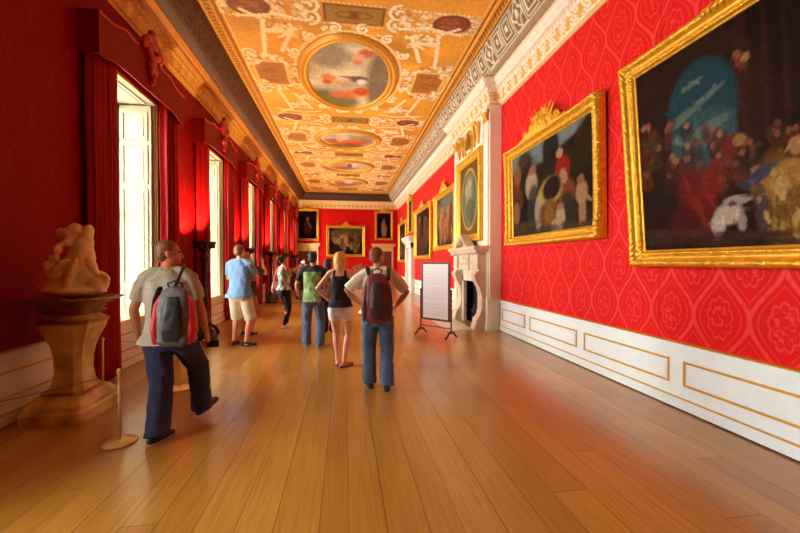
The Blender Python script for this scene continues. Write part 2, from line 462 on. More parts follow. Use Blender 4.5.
for yb in (6.95, 12.05, 15.9, 19.65, 23.3):      # cross bands with a centre panel, scrolls and side ovals
    for dy in (-0.27, 0.27):
        P.line([(CX0 + .25, yb + dy), (CX1 - .25, yb + dy)], 0.035, (176, 110, 36), 0.8)
        beads([(CX0 + .3, yb + dy), (CX1 - .3, yb + dy)], r=0.024, gap=0.09)
    P.rect(cxm - .62, cxm + .62, yb - .3, yb + .3, (205, 140, 44)); P.rect(cxm - .56, cxm + .56, yb - .25, yb + .25, (120, 76, 30))
    P.rect(cxm - .52, cxm + .52, yb - .21, yb + .21, OLV)
    P.line(arc(cxm, yb, .34, .09, 0, 2 * PI, 26), .03, (108, 78, 30)); P.blob(cxm, yb, .07, .1, (122, 66, 30))
    for s in (-1, 1):
        scroll(cxm + s * .82, yb + .15, .2, s, PI / 2); scroll(cxm + s * .82, yb - .15, .2, -s, -PI / 2)
        leafcluster(cxm + s * .98, yb, .12, .26, 26)
        ox = cxm + s * 1.86
        leafcluster(ox - s * .46, yb, .18, .28, 30); leafcluster(ox + s * .44, yb, .16, .3, 30)
        P.blob(ox, yb, .36, .27, (110, 60, 26), soft=.05); P.blob(ox, yb, .32, .23, BRN, soft=.05)
        for _ in range(12): P.blob(ox + rg.uniform(-.2, .2), yb + rg.uniform(-.14, .14), .05, .03, (172, 100, 50), .6)
for (mx, my, rx, ry) in MED:
    for k in range(16):
        a = 2 * PI * k / 16 + 0.1
        ex, ey = mx + (rx + .34) * math.cos(a), my + (ry + .34) * math.sin(a)
        leafcluster(ex, ey, .14, .14, 14)
        scroll(ex + .14 * math.cos(a + 1), ey + .14 * math.sin(a + 1), .13, rg.choice([-1, 1]), a)
    P.line(arc(mx, my, rx + .3, ry + .3, 0, 2 * PI, 60), .05, (236, 206, 130), .8)
    for s in (-1, 1):
        sx = cxm + s * 1.9; w2, h2 = .34, min(.52, ry * .5)
        P.rect(sx - w2 - .06, sx + w2 + .06, my - h2 - .06, my + h2 + .06, (226, 186, 104)); P.rect(sx - w2, sx + w2, my - h2, my + h2, (168, 108, 36))
        for _ in range(14): P.blob(sx + rg.uniform(-.24, .24), my + rg.uniform(-h2 * .7, h2 * .7), .06, .05, (140, 84, 30), .6)
        beads(arc(sx, my, w2 + .2, h2 + .24, 0, 2 * PI, 40), r=.032)
        for t in (-1, 1):
            leafcluster(sx, my + t * (h2 + .2), .34, .1, 30)
            leafcluster(sx - s * (w2 + .16), my + t * h2 * .5, .09, .2, 20)
            scroll(sx + s * .3, my + t * (h2 + .32), .16, s * t, PI)
            # reclining figure beside the medallion
            fx, fy = cxm + s * 1.22, my + t * (ry + .02)
            P.line([(fx, fy), (fx + s * .18, fy + t * .1), (fx + s * .42, fy + t * .06)], .15, (236, 214, 172)); leafcluster(fx + s * .1, fy + t * .24, .3, .1, 26); leafcluster(cxm + s * 2.2, my + t * (h2 + .1), .14, .3, 24); leafcluster(cxm + s * 1.35, my + t * h2 * .6, .1, .26, 20)
            beads([(cxm + s * 1.5, my + t * (h2 + .5)), (cxm + s * 1.15, my + t * (ry + .3))], r=.03); P.blob(fx - s * .06, fy - t * .06, .055, .055, (226, 180, 128))
            P.line([(fx + s * .1, fy), (fx + s * .26, fy - t * .12)], .05, WHT)
            beads([(sx, my + t * (h2 + .3)), (cxm + s * 1.7, my + t * (ry * .5 + h2 + .7)), (cxm + s * 2.1, my + t * (ry * .5 + h2 + 1.0))], r=.03)
            beads([(cxm + s * .9, my + t * (ry + .5)), (cxm + s * 1.4, my + t * (ry + .62)), (cxm + s * 2.2, my + t * (ry + .45))], r=.026)
for s in (-1, 1):
    xe = (CX0 if s < 0 else CX1) - s * .24
    P.line([(xe, YN), (xe, CY1)], .03, (150, 88, 28)); P.line([(xe - s * .05, YN), (xe - s * .05, CY1)], .02, (240, 200, 110))
P.noise(0.05, 2)
V = np.stack([P.X, P.Y, np.full_like(P.X, CZ)], axis=-1)
grid('painted_field', V, M_ATTRM, ceil, P.C)

# border moulding, cove, cornice: profile sweeps with carved relief and colour
def sweep(name, prof, path, m, cfun=None, dfun=None, step=0.05, parent=None, kind=None):
    """prof: list of (inward offset from wall, z). path: list of (x, y, nx, ny) corner points with mitre normals"""
    prof = np.array(prof, float)
    pts = []; s_acc = []; nr = []
    s = 0
    for (x0, y0, a0, b0), (x1, y1, a1, b1) in zip(path, path[1:]):
        L = math.hypot(x1 - x0, y1 - y0); n = max(1, int(L / step))
        for k in range(n + (1 if (x1, y1) == path[-1][:2] else 0)):
            t = k / n; pts.append((x0 + (x1 - x0) * t, y0 + (y1 - y0) * t)); nr.append((a0 + (a1 - a0) * t, b0 + (b1 - b0) * t)); s_acc.append(s + L * t)
        s += L
    pts = np.array(pts); nr = np.array(nr); S = np.array(s_acc)
    off = prof[:, 0][:, None] + np.zeros(len(S))[None]; zz = prof[:, 1][:, None] + np.zeros(len(S))[None]
    if dfun is not None:
        o2, z2 = dfun(np.arange(len(prof))[:, None], S[None, :]); off = off + o2; zz = zz + z2
    V = np.stack([pts[None, :, 0] + nr[None, :, 0] * off, pts[None, :, 1] + nr[None, :, 1] * off, zz], axis=-1)
    C = None
    if cfun is not None: C = cfun(np.arange(len(prof))[:, None] + np.zeros(len(S))[None], S[None, :] + np.zeros(len(prof))[:, None])
    return grid(name, V, m, parent, C, kind=kind)

def lerp_prof(keys, n):
    out = []
    for (a, b), (c, d) in zip(keys, keys[1:]):
        for k in range(n): out.append((a + (c - a) * k / n, b + (d - b) * k / n))
    out.append(keys[-1]); return out

CORN = [(0, 5.10), (0.025, 5.10), (0.025, 5.145), (0.05, 5.16), (0.06, 5.20), (0.085, 5.28), (0.10, 5.345), (0.125, 5.36), (0.15, 5.42),
        (0.22, 5.435), (0.225, 5.50), (0.25, 5.51), (0.28, 5.55), (0.30, 5.585), (0.30, 5.60), (0.0, 5.63)]
CK = lerp_prof(CORN, 3)
def corn_col(body, orn, edge):
    body, orn, edge = [np.array(lin(c)) for c in (body, orn, edge)]
    def f(i, s):
        q = i / 3.0; C = np.zeros(i.shape + (3,)) + body
        z = np.interp(q, range(len(CORN)), [p[1] for p in CORN])
        ph = (s / 0.30) % 1
        leaf = (q > 3.6) & (q < 7) & ((np.abs(ph - .5) < .26 - np.abs(z - 5.26) * 1.6) | (np.sin(s * 61 + z * 90) > .45))
        C[leaf] = orn
        C[(q >= 1) & (q <= 2.4)] = edge
        C[(q > 7) & (q < 8.1) & (np.sin(s * 2 * PI / .09) > 0)] = edge
        C[(q > 12.2) & (q < 13.4)] = edge * .6 + body * .4
        return C
    return f
def corn_disp(i, s):
    q = i / 3.0
    a = np.where((q > 3.6) & (q < 7), .016 * np.sin(s * 2 * PI / .15) * np.sin(q * 2.2) + .008 * np.sin(s * 71), 0) + np.where((q > 7) & (q < 8.1), .01 * np.sign(np.sin(s * 2 * PI / .09)), 0)
    return a + 0 * s, 0 * a
# break-forward of the right cornice over the chimney breast
BX, BY0, BY1 = 0.27, 8.05, 10.75
pathR = [(XR, YN, -1, 0), (XR, BY0, -1, -1), (XR - BX, BY0, -1, -1), (XR - BX, BY1, -1, 1), (XR, BY1, -1, 1), (XR, YF, -1, -1)]
sweep('trim_1', CK, pathR, M_ATTRM, corn_col((238, 228, 204), (222, 168, 66), (230, 186, 96)), corn_disp, kind='structure', step=0.04)
pathE = [(XL, YF, 1, -1), (XR, YF, -1, -1)]
sweep('trim_2', CK, pathE, M_ATTRM, corn_col((236, 214, 160), (222, 168, 66), (230, 186, 96)), corn_disp, kind='structure')
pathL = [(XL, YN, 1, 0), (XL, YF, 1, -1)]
sweep('trim_3', CK, pathL, M_ATTRM, corn_col((206, 140, 56), (232, 178, 76), (226, 160, 60)), corn_disp, kind='structure')  # same white and gold cornice, warm shaded light put into its colours
# cove
def cove_prof(w):
    return [(0.27 + (w - 0.27) * math.sin(t * PI / 2 / 30) ** 1.0 * 1.0, 5.60 + (CZ - 5.60) * (1 - math.cos(t * PI / 2 / 30))) for t in range(31)]
def cove_col(base, light, dark):
    base, light, dark = [np.array(lin(c)) for c in (base, light, dark)]
    def f(i, s):
        v = i / 30.0; C = np.zeros(i.shape + (3,)) + base
        band = (v > .28) & (v < .96); vv = (v - .28) / .68
        cell = np.floor(s / .42); u = (s / .42) % 1
        d = np.maximum(np.abs(u - .5), np.abs(vv - .5))
        key = ((d > .40) & (d < .46)) | ((d > .24) & (d < .31)) | (d < .1)
        r = np.sqrt((u - .5) ** 2 + (vv - .5) ** 2)
        ro = (np.abs(r - .32 - .07 * np.cos(4 * np.arctan2(vv - .5, u - .5))) < .05) | (r < .13) | (d > .44)
        pat = np.where(cell % 3 == 0, ro, key)
        C[band] = dark; C[band & pat] = light
        C[(np.abs(v - .26) < .02)] = light
        return C
    return f
def cove_disp(i, s): return 0 * (i + s), 0 * (i + s)
cv = cove_col((168, 148, 110), (222, 206, 168), (118, 96, 64))
cv_shaded = cove_col((84, 48, 28), (96, 58, 34), (58, 28, 16))  # shaded copy of the right cove, darkness painted into the colours
sweep('trim_4', cove_prof(XR - CX1), [(XR, YN, -1, 0), (XR, YF, -1, -1)], M_ATTRM, cv, None, 0.025, kind='structure')
sweep('trim_5', cove_prof(CX0 - XL), [(XL, YN, 1, 0), (XL, YF, 1, -1)], M_ATTRM, cv_shaded, None, 0.03, kind='structure')
sweep('trim_6', cove_prof(YF - CY1), [(XL, YF, 1, -1), (XR, YF, -1, -1)], M_ATTRM, cv_shaded, None, 0.03, kind='structure')
# gilt border round the ceiling field (hangs just under the ceiling)
BORD = lerp_prof([(-.02, CZ + .01), (0, CZ - .05), (.05, CZ - .075), (.09, CZ - .05), (.13, CZ - .035), (.17, CZ - .05), (.21, CZ - .035), (.22, CZ)], 3)
def bord_col(i, s):
    q = i / 3.0; C = np.zeros(i.shape + (3,)) + np.array(lin((212, 148, 48)))
    C[(q > 2.6) & (q < 5) & (np.sin(s * 2 * PI / .11 + q * 2) > 0.1)] = lin((128, 76, 26))
    C[(q < 1)] = lin((236, 190, 96))
    return C
def bord_disp(i, s):
    q = i / 3.0
    return 0 * (i + s), np.where((q > 2.6) & (q < 5), .012 * np.sin(s * 2 * PI / .11 + q * 2), 0) + 0 * s
sweep('trim_7', BORD, [(CX1, YN, -1, 0), (CX1, CY1, -1, -1), (CX0, CY1, 1, -1), (CX0, YN, 1, 0)], M_ATTRM, bord_col, bord_disp, kind='structure', step=.03)
# ------------------------------------------------------------------ wainscot (right, left, far)
def panel_ring(bm, x, sgn, y0, y1, z0, z1, w=0.022, d=0.012):
    xa, xb = sorted((x, x + sgn * d))
    box(bm, xa, xb, y0, y1, z0, z0 + w); box(bm, xa, xb, y0, y1, z1 - w, z1)
    box(bm, xa, xb, y0, y0 + w, z0 + w, z1 - w); box(bm, xa, xb, y1 - w, y1, z0 + w, z1 - w)
def wainscot(name, x, sgn, segs, panels):
    m = M_WHITE if sgn < 0 else M_CREAM
    r = empty(name, (0, 0, 0), kind='structure')
    bm = bmesh.new(); g = bmesh.new()
    def b(bmx, d0, d1, y0, y1, z0, z1):
        xa, xb = sorted((x + sgn * d0, x + sgn * d1)); box(bmx, xa, xb, y0, y1, z0, z1)
    for y0, y1 in segs:
        b(bm, 0, .05, y0, y1, .015, .12); b(bm, 0, .03, y0, y1, .12, .64); b(bm, 0, .055, y0, y1, .64, .70)
        b(g, 0, .058, y0, y1, .122, .136); b(bm, 0, .04, y0, y1, .136, .15)
        b(g, 0, .07, y0, y1, .70, .714)
    for y0, y1 in panels: panel_ring(g, x + sgn * .03, sgn, y0, y1, .26, .52)
    for y0, y1 in panels: b(bm, .03, .036, y0 + .06, y1 - .06, .31, .47)
    bd = bmesh.new()
    for y0, y1 in segs: b(bd, 0, .035, y0, y1, 0.0, .016)
    obj('panelling', bm, m, r); obj('gilt_moulding', g, M_GOLDP, r); obj('shadow_gap', bd, M_BLACK, r)
    return r
pan = [(6.83, 7.9)]
y = 6.65
while y > YN + 1.5:
    pan.append((y - 1.46, y)); y -= 1.63
pan2 = []; y = 10.95
while y < 17.8: pan2.append((y, y + 1.22)); y += 1.36
wainscot('baseboard_right', XR, -1, [(YN, BY0 - .02), (BY1 + .02, 18.55), (20.55, YF)], pan + pan2 + [(20.8, 22.2), (22.4, 24.6)])
wainscot('baseboard_left', XL, 1, [(YN, YF)], [(c - WHW, c + WHW) for c in WIN_C] + [(a + WHW + .25, b - WHW - .25) for a, b in zip(WIN_C, WIN_C[1:])])
bm = boxes((DW[0][1] + .12, DW[1][0] - .12, YF - .04, YF, 0, .7)); g = boxes((DW[0][1] + .12, DW[1][0] - .12, YF - .06, YF, .70, .715), (DW[0][1] + .12, DW[1][0] - .12, YF - .045, YF, .17, .185))
r = empty('baseboard_far', kind='structure'); obj('panelling', bm, M_WHITE, r); obj('gilt_moulding', g, M_GOLDP, r)

# ------------------------------------------------------------------ windows
def shutter_bm(w, h):
    bm = bmesh.new(); box(bm, 0, w, -.015, .015, 0, h)
    for z0, z1 in ((.04, .16), (.18, .62), (.64, .82), (.84, .97)):
        for (a, b, c, d) in ((.1, .9, z0, z0 + .006), (.1, .9, z1 - .006, z1)): box(bm, w * a, w * b, -.028, .028, h * c, h * d)
        for a in (.1, .86): box(bm, w * a, w * (a + .04), -.028, .028, h * z0, h * z1)
        box(bm, w * .24, w * .76, -.022, .022, h * (z0 + .02), h * (z1 - .02))
    return bm
sh_proto = None
for k, c in enumerate(WIN_C):
    w = empty('window_%d' % (k + 1), (XL, c, WZ0), kind='structure')
    D = .56; hw = WHW; H = WZ1 - WZ0
    obj('reveal', boxes((-D - .1, -.001, -hw - .0, -hw + .02, 0, H), (-D - .1, -.001, hw - .02, hw, 0, H), (-D - .1, -.001, -hw, hw, H - .0, H + .03)), M_JOIN, w)
    obj('sill', boxes((-D - .1, .04, -hw, hw, -.04, 0)), M_WHITE, w)
    obj('head_panel', boxes((-D + .08, -.1, -hw + .12, hw - .12, H - .015, H), (-D + .14, -.16, -hw + .2, hw - .2, H - .022, H)), M_JOIN, w)
    # gilt edge to the opening
    obj('architrave', boxes((-.0, .02, -hw - .045, -hw, 0, H + .045), (0, .02, hw, hw + .045, 0, H + .045), (0, .02, -hw, hw, H, H + .045)), M_GOLDP, w)
    bm = bmesh.new()
    box(bm, -D - .06, -D, -hw + .02, -hw + .09, 0, H); box(bm, -D - .06, -D, hw - .09, hw - .02, 0, H)
    box(bm, -D - .06, -D, -hw + .09, hw - .09, 0, .09); box(bm, -D - .06, -D, -hw + .09, hw - .09, H - .08, H); box(bm, -D - .06, -D, -hw + .09, hw - .09, H / 2 - .03, H / 2 + .03)
    for j in (1, 2): yb = -hw + .09 + j * (2 * hw - .18) / 3; box(bm, -D - .045, -D - .015, yb - .013, yb + .013, .09, H - .08)
    for j in range(1, 6):
        if j != 3: zb = j * H / 6; box(bm, -D - .044, -D - .016, -hw + .09, hw - .09, zb - .013, zb + .013)
    obj('sash_frame', bm, mat('sash_paint', (96, 72, 50), .5), w)
    obj('glass_pane', boxes((-D - .032, -D - .028, -hw + .03, hw - .03, .02, H - .02)), M_GLASS, w)
    for s in (-1, 1):
        if sh_proto is None:
            sh = obj('shutter', shutter_bm(.5, H - .06), M_JOIN, w); sh_proto = sh
        else:
            sh = sh_proto.copy(); link(sh, w)
        sh.location = (-.54, s * (hw - .055), .03); sh.rotation_euler = (0, 0, -s * .03)

# curtains and pelmets, one set per window
def curtain_grid(name, y0, y1, x0, parent, seed):
    nf = 7; n = 90; rows = 26; rg_ = random.Random(seed)
    phs = [rg_.uniform(-.5, .5) for _ in range(4)]
    u = np.linspace(0, 1, n); zz = np.concatenate([np.linspace(0.03, 4.3, rows)])
    U, Z = np.meshgrid(u, zz)
    t = U * (y1 - y0) + y0
    amp = .03 + .022 * (1 - Z / 4.3)
    X = x0 + amp * np.sin(U * 2 * PI * nf / 2 + phs[0] + .5 * np.sin(U * 9 + phs[1]) + .15 * np.sin(Z * 1.4 + phs[2])) + .02 * np.sin(U * 23)
    Y = t + .02 * np.sin(U * 2 * PI * nf + phs[3]) + .012 * np.sin(Z * 3 + U * 8)
    X = X - .07 * np.clip((np.abs(U - .5) - .4) / .1, 0, 1)
    o = grid(name, np.stack([X, Y, Z], -1), M_CURT, parent)
    md = o.modifiers.new('thickness', 'SOLIDIFY'); md.thickness = .012; md.offset = 0
    return o
WNAMES = ['window left of the picture edge', 'nearest window beside the statue', 'second window seen', 'third window seen', 'fourth window seen', 'fifth window seen', 'last window by the far wall']
pel_data = None; crest_data = None
for k, c in enumerate(WIN_C):
    yc = c - c
    for s, nm in ((-1, 'near-side'), (1, 'far-side')):
        t = empty('curtain', (XL, c + s * .93, 0), 0, 'crimson silk curtain on the %s of the %s' % (nm.replace('-',' '), WNAMES[k]), 'curtain', 'crimson window curtains')
        curtain_grid('curtain_cloth', -.235, .235, .125, t, k * 7 + s)
        rail = bmesh.new(); tube(rail, [(.10, -.235, 4.31), (.10, .235, 4.31)], .015, 8); obj('curtain_pole', rail, M_DARKW, t)
    t = empty('window_pelmet', (XL, c, 0), 0, 'boxy crimson pelmet with carved crest above the ' + WNAMES[k], 'pelmet', 'crimson window pelmets')
    if pel_data is None:
        bm = bmesh.new(); n = 48; hwp = 1.2; X0, X1 = .225, .245
        f0, f1, b0, b1 = [], [], [], []
        for i in range(n + 1):
            yy = -hwp + 2 * hwp * i / n; a = abs(yy)
            zt = 4.62 + (.30 * math.exp(-((a) / .30) ** 2) + .10 * math.exp(-((a - .62) / .22) ** 2))
            zb = 4.17 - .07 * (1 / (1 + math.exp(-(a - .95) / .05)))
            f0.append(bm.verts.new((X1, yy, zb))); f1.append(bm.verts.new((X1, yy, zt))); b0.append(bm.verts.new((X0, yy, zb))); b1.append(bm.verts.new((X0, yy, zt)))
        for i in range(n):
            bm.faces.new((f0[i], f0[i + 1], f1[i + 1], f1[i])); bm.faces.new((b0[i], b1[i], b1[i + 1], b0[i + 1]))
            bm.faces.new((f1[i], f1[i + 1], b1[i + 1], b1[i])); bm.faces.new((f0[i], b0[i], b0[i + 1], f0[i + 1]))
        bm.faces.new((f0[0], f1[0], b1[0], b0[0])); bm.faces.new((f0[n], b0[n], b1[n], f1[n]))
        for s in (-1, 1): ya, yb = sorted((s * hwp, s * (hwp - .025))); box(bm, .0, X0, ya, yb, 4.10, 4.62)
        box(bm, 0, .24, -hwp, hwp, 4.60, 4.622)
        o1 = obj('pelmet_board', bm, M_PELM, t); pel_data = o1.data
        tb = bmesh.new()
        pts = [(.25, -hwp + 2 * hwp * i / 60, 4.62 + (.30 * math.exp(-((-hwp + 2 * hwp * i / 60) / .30) ** 2) + .10 * math.exp(-((abs(-hwp + 2 * hwp * i / 60) - .62) / .22) ** 2))) for i in range(61)]
        tube(tb, pts, .02, 8)
        o2 = obj('piping', tb, M_CURT, t, True); pip_data = o2.data
        cb = bmesh.new()
        for (yy, zz, ry, rz, an) in ((0, 5.04, .16, .13, 0), (-.16, 5.02, .13, .06, .6), (.16, 5.02, .13, .06, -.6), (-.1, 4.86, .15, .05, -.5), (.1, 4.86, .15, .05, .5), (0, 4.72, .07, .14, 0),
                                     (-.24, 4.92, .09, .05, 1.0), (.24, 4.92, .09, .05, -1.0), (0, 5.18, .06, .06, 0), (0, 4.52, .04, .13, 0), (-.07, 4.62, .045, .09, .5), (.07, 4.62, .045, .09, -.5)):
            ell(cb, (.275, yy, zz - .13), (.06, ry, rz), Matrix.Rotation(an, 3, 'X'))
        o3 = obj('carved_crest', cb, mat('crimson_lacquer', (176, 12, 16), .32), t, True); crest_data = o3.data; remesh(o3, .012, 2, .02, .05)
    else:
        link(bpy.data.objects.new('pelmet_board', pel_data), t); link(bpy.data.objects.new('piping', pip_data), t)
        o4 = o3.copy(); link(o4, t)

# ------------------------------------------------------------------ far doors, overdoors
for k, (a, b) in enumerate(DW):
    d = empty('door_%d' % (k + 1), ((a + b) / 2, YF, 0), kind='structure'); hw = (b - a) / 2
    obj('door_gap_backing', boxes((-hw - .02, hw + .02, .115, .25, 0, 2.32), (-hw, -hw + .011, .03, .115, 0, 2.3), (hw - .011, hw, .03, .115, 0, 2.3)), M_DOOR, d)  # added backing box and strips, block the sky light at the door gaps
    for s in (-1, 1):
        bm = bmesh.new(); xa, xb = (0.003, hw - .01) if s > 0 else (-hw + .01, -.003)
        box(bm, xa, xb, .06, .11, .01, 2.29)
        for z0, z1 in ((.12, .7), (.8, 1.5), (1.6, 2.18)):
            for q in ((xa + .08, xa + .1, z0, z1), (xb - .1, xb - .08, z0, z1), (xa + .1, xb - .1, z0, z0 + .02), (xa + .1, xb - .1, z1 - .02, z1)): box(bm, q[0], q[1], .04, .06, q[2], q[3])
            box(bm, xa + .14, xb - .14, .05, .06, z0 + .06, z1 - .06)
        leaf = obj('door_leaf', bm, M_DOOR, d)
        kb = bmesh.new(); ell(kb, (s * .06, .03, 1.1), .028); obj('door_knob', kb, M_BRASS, leaf, True)
    bm = boxes((-hw - .11, -hw, -.05, .02, 0, 2.3), (hw, hw + .11, -.05, .02, 0, 2.3), (-hw - .11, hw + .11, -.05, .02, 2.3, 2.42))
    obj('door_frame', bm, mat('gilded_cream', (232, 196, 128), .45), d)
    bm = boxes((-hw - .08, hw + .08, -.07, .0, 2.42, 2.58), (-hw - .14, hw + .14, -.14, 0, 2.58, 2.64), (-hw - .20, hw + .20, -.2, 0, 2.64, 2.74), (-hw - .24, hw + .24, -.24, 0, 2.74, 2.80), bevel=.008)
    obj('overdoor_cornice', bm, mat('gilded_cream', (232, 196, 128), .45), d)
# side doorcase on the right wall
d = empty('door_3', (XR, 19.55, 0), kind='structure')
bm = boxes((-.2, 0, -.95, -.75, 0, 2.55), (-.2, 0, .75, .95, 0, 2.55), (-.2, 0, -.95, .95, 2.3, 2.55)); obj('door_frame', bm, M_CREAM, d)
bm = boxes((-.05, 0, -.75, -.005, .01, 2.3), (-.05, 0, .005, .75, .01, 2.3), (-.065, -.05, -.62, -.12, .2, 1.0), (-.065, -.05, .12, .62, .2, 1.0), (-.065, -.05, -.62, -.12, 1.15, 2.15), (-.065, -.05, .12, .62, 1.15, 2.15)); obj('door_leaf', bm, M_WHITE, d)
bm = boxes((-.26, 0, -1.0, 1.0, 2.55, 2.66), (-.34, 0, -1.08, 1.08, 2.66, 2.78), (-.38, 0, -1.14, 1.14, 2.78, 2.9), bevel=.01); obj('overdoor_cornice', bm, M_CREAM, d)

# ------------------------------------------------------------------ picture frames
def frame_grid(W, H, fw, depth, carve, res, pitch, parent, m, name='gilt_frame'):
    """ring grid around the picture, facing local -Y, centred on origin; carved relief is real geometry"""
    prof = [(0, 0), (0, .35), (.02, .62), (.08, .85), (.16, .97), (.28, 1.0), (.38, .86), (.46, .62), (.56, .52), (.68, .56), (.78, .66), (.84, .60), (.90, .34), (1.0, .26), (1.0, .1)]
    pv = np.array([(p[0], p[1]) for p in lerp_prof(prof, 2)])
    def side(L): return max(8, int(L / res))
    nw, nh = side(W), side(H)
    seq = []
    for k in range(nw): seq.append((-1 + 2 * k / nw, -1, 'h'))
    for k in range(nh): seq.append((1, -1 + 2 * k / nh, 'v'))
    for k in range(nw): seq.append((1 - 2 * k / nw, 1, 'h'))
    for k in range(nh): seq.append((-1, 1 - 2 * k / nh, 'v'))
    ux = np.array([q[0] for q in seq]); uz = np.array([q[1] for q in seq])
    S = np.array([(q[0] * W / 2 if q[2] == 'h' else q[1] * H / 2) for q in seq])
    hor = np.array([q[2] == 'h' for q in seq])
    off = pv[:, 0][:, None] * fw
    X = ux[None] * (W / 2 - off); Z = uz[None] * (H / 2 - off)
    v = pv[:, 0][:, None] + 0 * S[None]; s = S[None] + 0 * v
    cr = np.zeros_like(v)
    b1 = np.clip(1 - np.abs(v - .26) / .2, 0, 1) ** .5
    q = s / pitch * 2 * PI
    leaf = np.abs(np.sin(q * .5 + 6 * (v - .26))) ** .6 * .55 + .5 * np.sin(q * 2.5 + 14 * v) * np.sin(q * 1.0 - 22 * v) + .35 * np.sin(q * 3.7 - 9 * v + 1) * np.sin(v * 45)
    cr += b1 * carve * leaf
    cr += ((v > .70) & (v < .88)) * carve * .45 * np.sin(s * 2 * PI / (pitch * .35))
    cr += (v < .06) * (pv[:, 1][:, None] > .3) * carve * .6 * np.sign(np.sin(s * 2 * PI / (pitch * .45)))
    end = np.minimum(np.abs(np.abs(s) - np.where(hor, W, H)[None] / 2), 9)
    cr += ((v > .1) & (v < .8)) * carve * 1.2 * np.exp(-(end / (fw * 1.3)) ** 2) * (.5 + .6 * np.sin(s * 90) * np.sin(v * 24))
    Yv = -(pv[:, 1][:, None] * depth + cr)
    Yv = np.where(pv[:, 1][:, None] == 0, 0, Yv)
    return grid(name, np.stack([X, Yv, Z], -1), m, parent, close_u=True)

def crest(W, h, n, seed, zc, depth, parent, m, fw):
    """pierced leaf cresting at the top centre of a frame"""
    bm = bmesh.new(); rg_ = random.Random(seed); n = int(W / .055)
    for k in range(n):
        t = (k + .5) / n * 2 - 1
        hh = h * (.35 * (1 - abs(t)) + .6 * math.exp(-(t / .5) ** 4)) + .05
        x = t * W / 2
        for j in range(2):
            a = -t * 1.0 + rg_.uniform(-.5, .5); L = hh * (.55 + .45 * rg_.random())
            p0 = Vector((x, -depth * .7, zc - fw * .3)); p1 = p0 + Vector((math.sin(a) * L * .5, -.03, L * .6)); p2 = p1 + Vector((math.sin(a + .9 * (1 if j else -1)) * L * .4, .0, L * .4))
            tube(bm, [p0, (p0 + p1) / 2 + Vector((0, -.02, 0)), p1, p2], [.025, .032, .028, .014], 7)
    ell(bm, (0, -depth * .9, zc + h * .3), (h * .2, .04, h * .22))
    for s in (-1, 1):
        for (x, z, r) in ((.16, .2, .10), (.3, .1, .09), (.1, .5, .07)):
            pts = [(s * (x * W + r * h * 1.6 * (1 - k / 15) * math.cos(k * .6)), -depth * .95, zc + z * h + r * h * 1.6 * (1 - k / 15) * math.sin(k * .6)) for k in range(12)]
            tube(bm, pts, [.022 + .01 * math.sin(k * .3) for k in range(12)], 7)
    return obj('carved_cresting', bm, m, parent, True)

def picture(name_label, cat, center, rz, W, H, fw, depth, res_c, paint, tilt=0.0, carve=.02, pitch=.14, res=.03, m=None, crest_h=0, crest_w=0, seed=1, base=(40, 22, 14), dim=.5):
    m = m or M_GOLD
    t = empty('framed_painting', center, 0, name_label, cat)
    t.rotation_euler = (tilt, 0, rz)
    frame_grid(W, H, fw, depth, carve, res, pitch, t, m)
    a, b = W / 2 - fw * .98, H / 2 - fw * .98
    P = Pic(-a, a, -b, b, res_c, base)
    paint(P, t)
    V = np.stack([P.X, np.full_like(P.X, -depth * .18), P.Y], -1)
    grid('canvas', V, M_ATTR, t, P.C * dim, smooth=False)
    obj('back_board', boxes((-W / 2 + .02, W / 2 - .02, -depth * .12, 0, -H / 2 + .02, H / 2 - .02)), M_DARKW, t)
    if crest_h: crest(crest_w or W * .4, crest_h, 15, seed, H / 2, depth, t, m, fw)
    return t

def on_pic(t):
    """maps photo pixels onto the plane of a hung picture"""
    M = Matrix.Translation(t.location) @ t.rotation_euler.to_matrix().to_4x4(); Mi = M.inverted()
    o = Mi @ Vector((0, 0, CAM_Z)); R = Mi.to_3x3()
    def f(px, py):
        d = R @ ray(px, py); k = (-.03 - o.y) / d.y; p = o + d * k
        return p.x, p.z
    return f
def B(P, f, px, py, rx, ry, col, a=1, ang=0, soft=.4):
    """blob given in photo pixels, sized through the local pixel scale"""
    x, y = f(px, py); x1, _ = f(px + 1, py); _, y1 = f(px, py - 1)
    P.blob(x, y, abs(x1 - x) * rx, abs(y1 - y) * ry, col, a, ang, soft)
def crowd(P, rg_, n, x0, x1, y0, y1, r, cols, a=.8):
    for _ in range(n):
        x, y = rg_.uniform(x0, x1), rg_.uniform(y0, y1); c = rg_.choice(cols); q = r * rg_.uniform(.6, 1.3)
        P.blob(x, y, q * .8, q * 1.8, c, a, rg_.uniform(-.4, .4), .5)
        P.blob(x + rg_.uniform(-.3, .3) * q, y + q * 1.9, q * .42, q * .5, rg_.choice([(150, 96, 60), (120, 70, 44), (176, 120, 78)]), a, 0, .4)

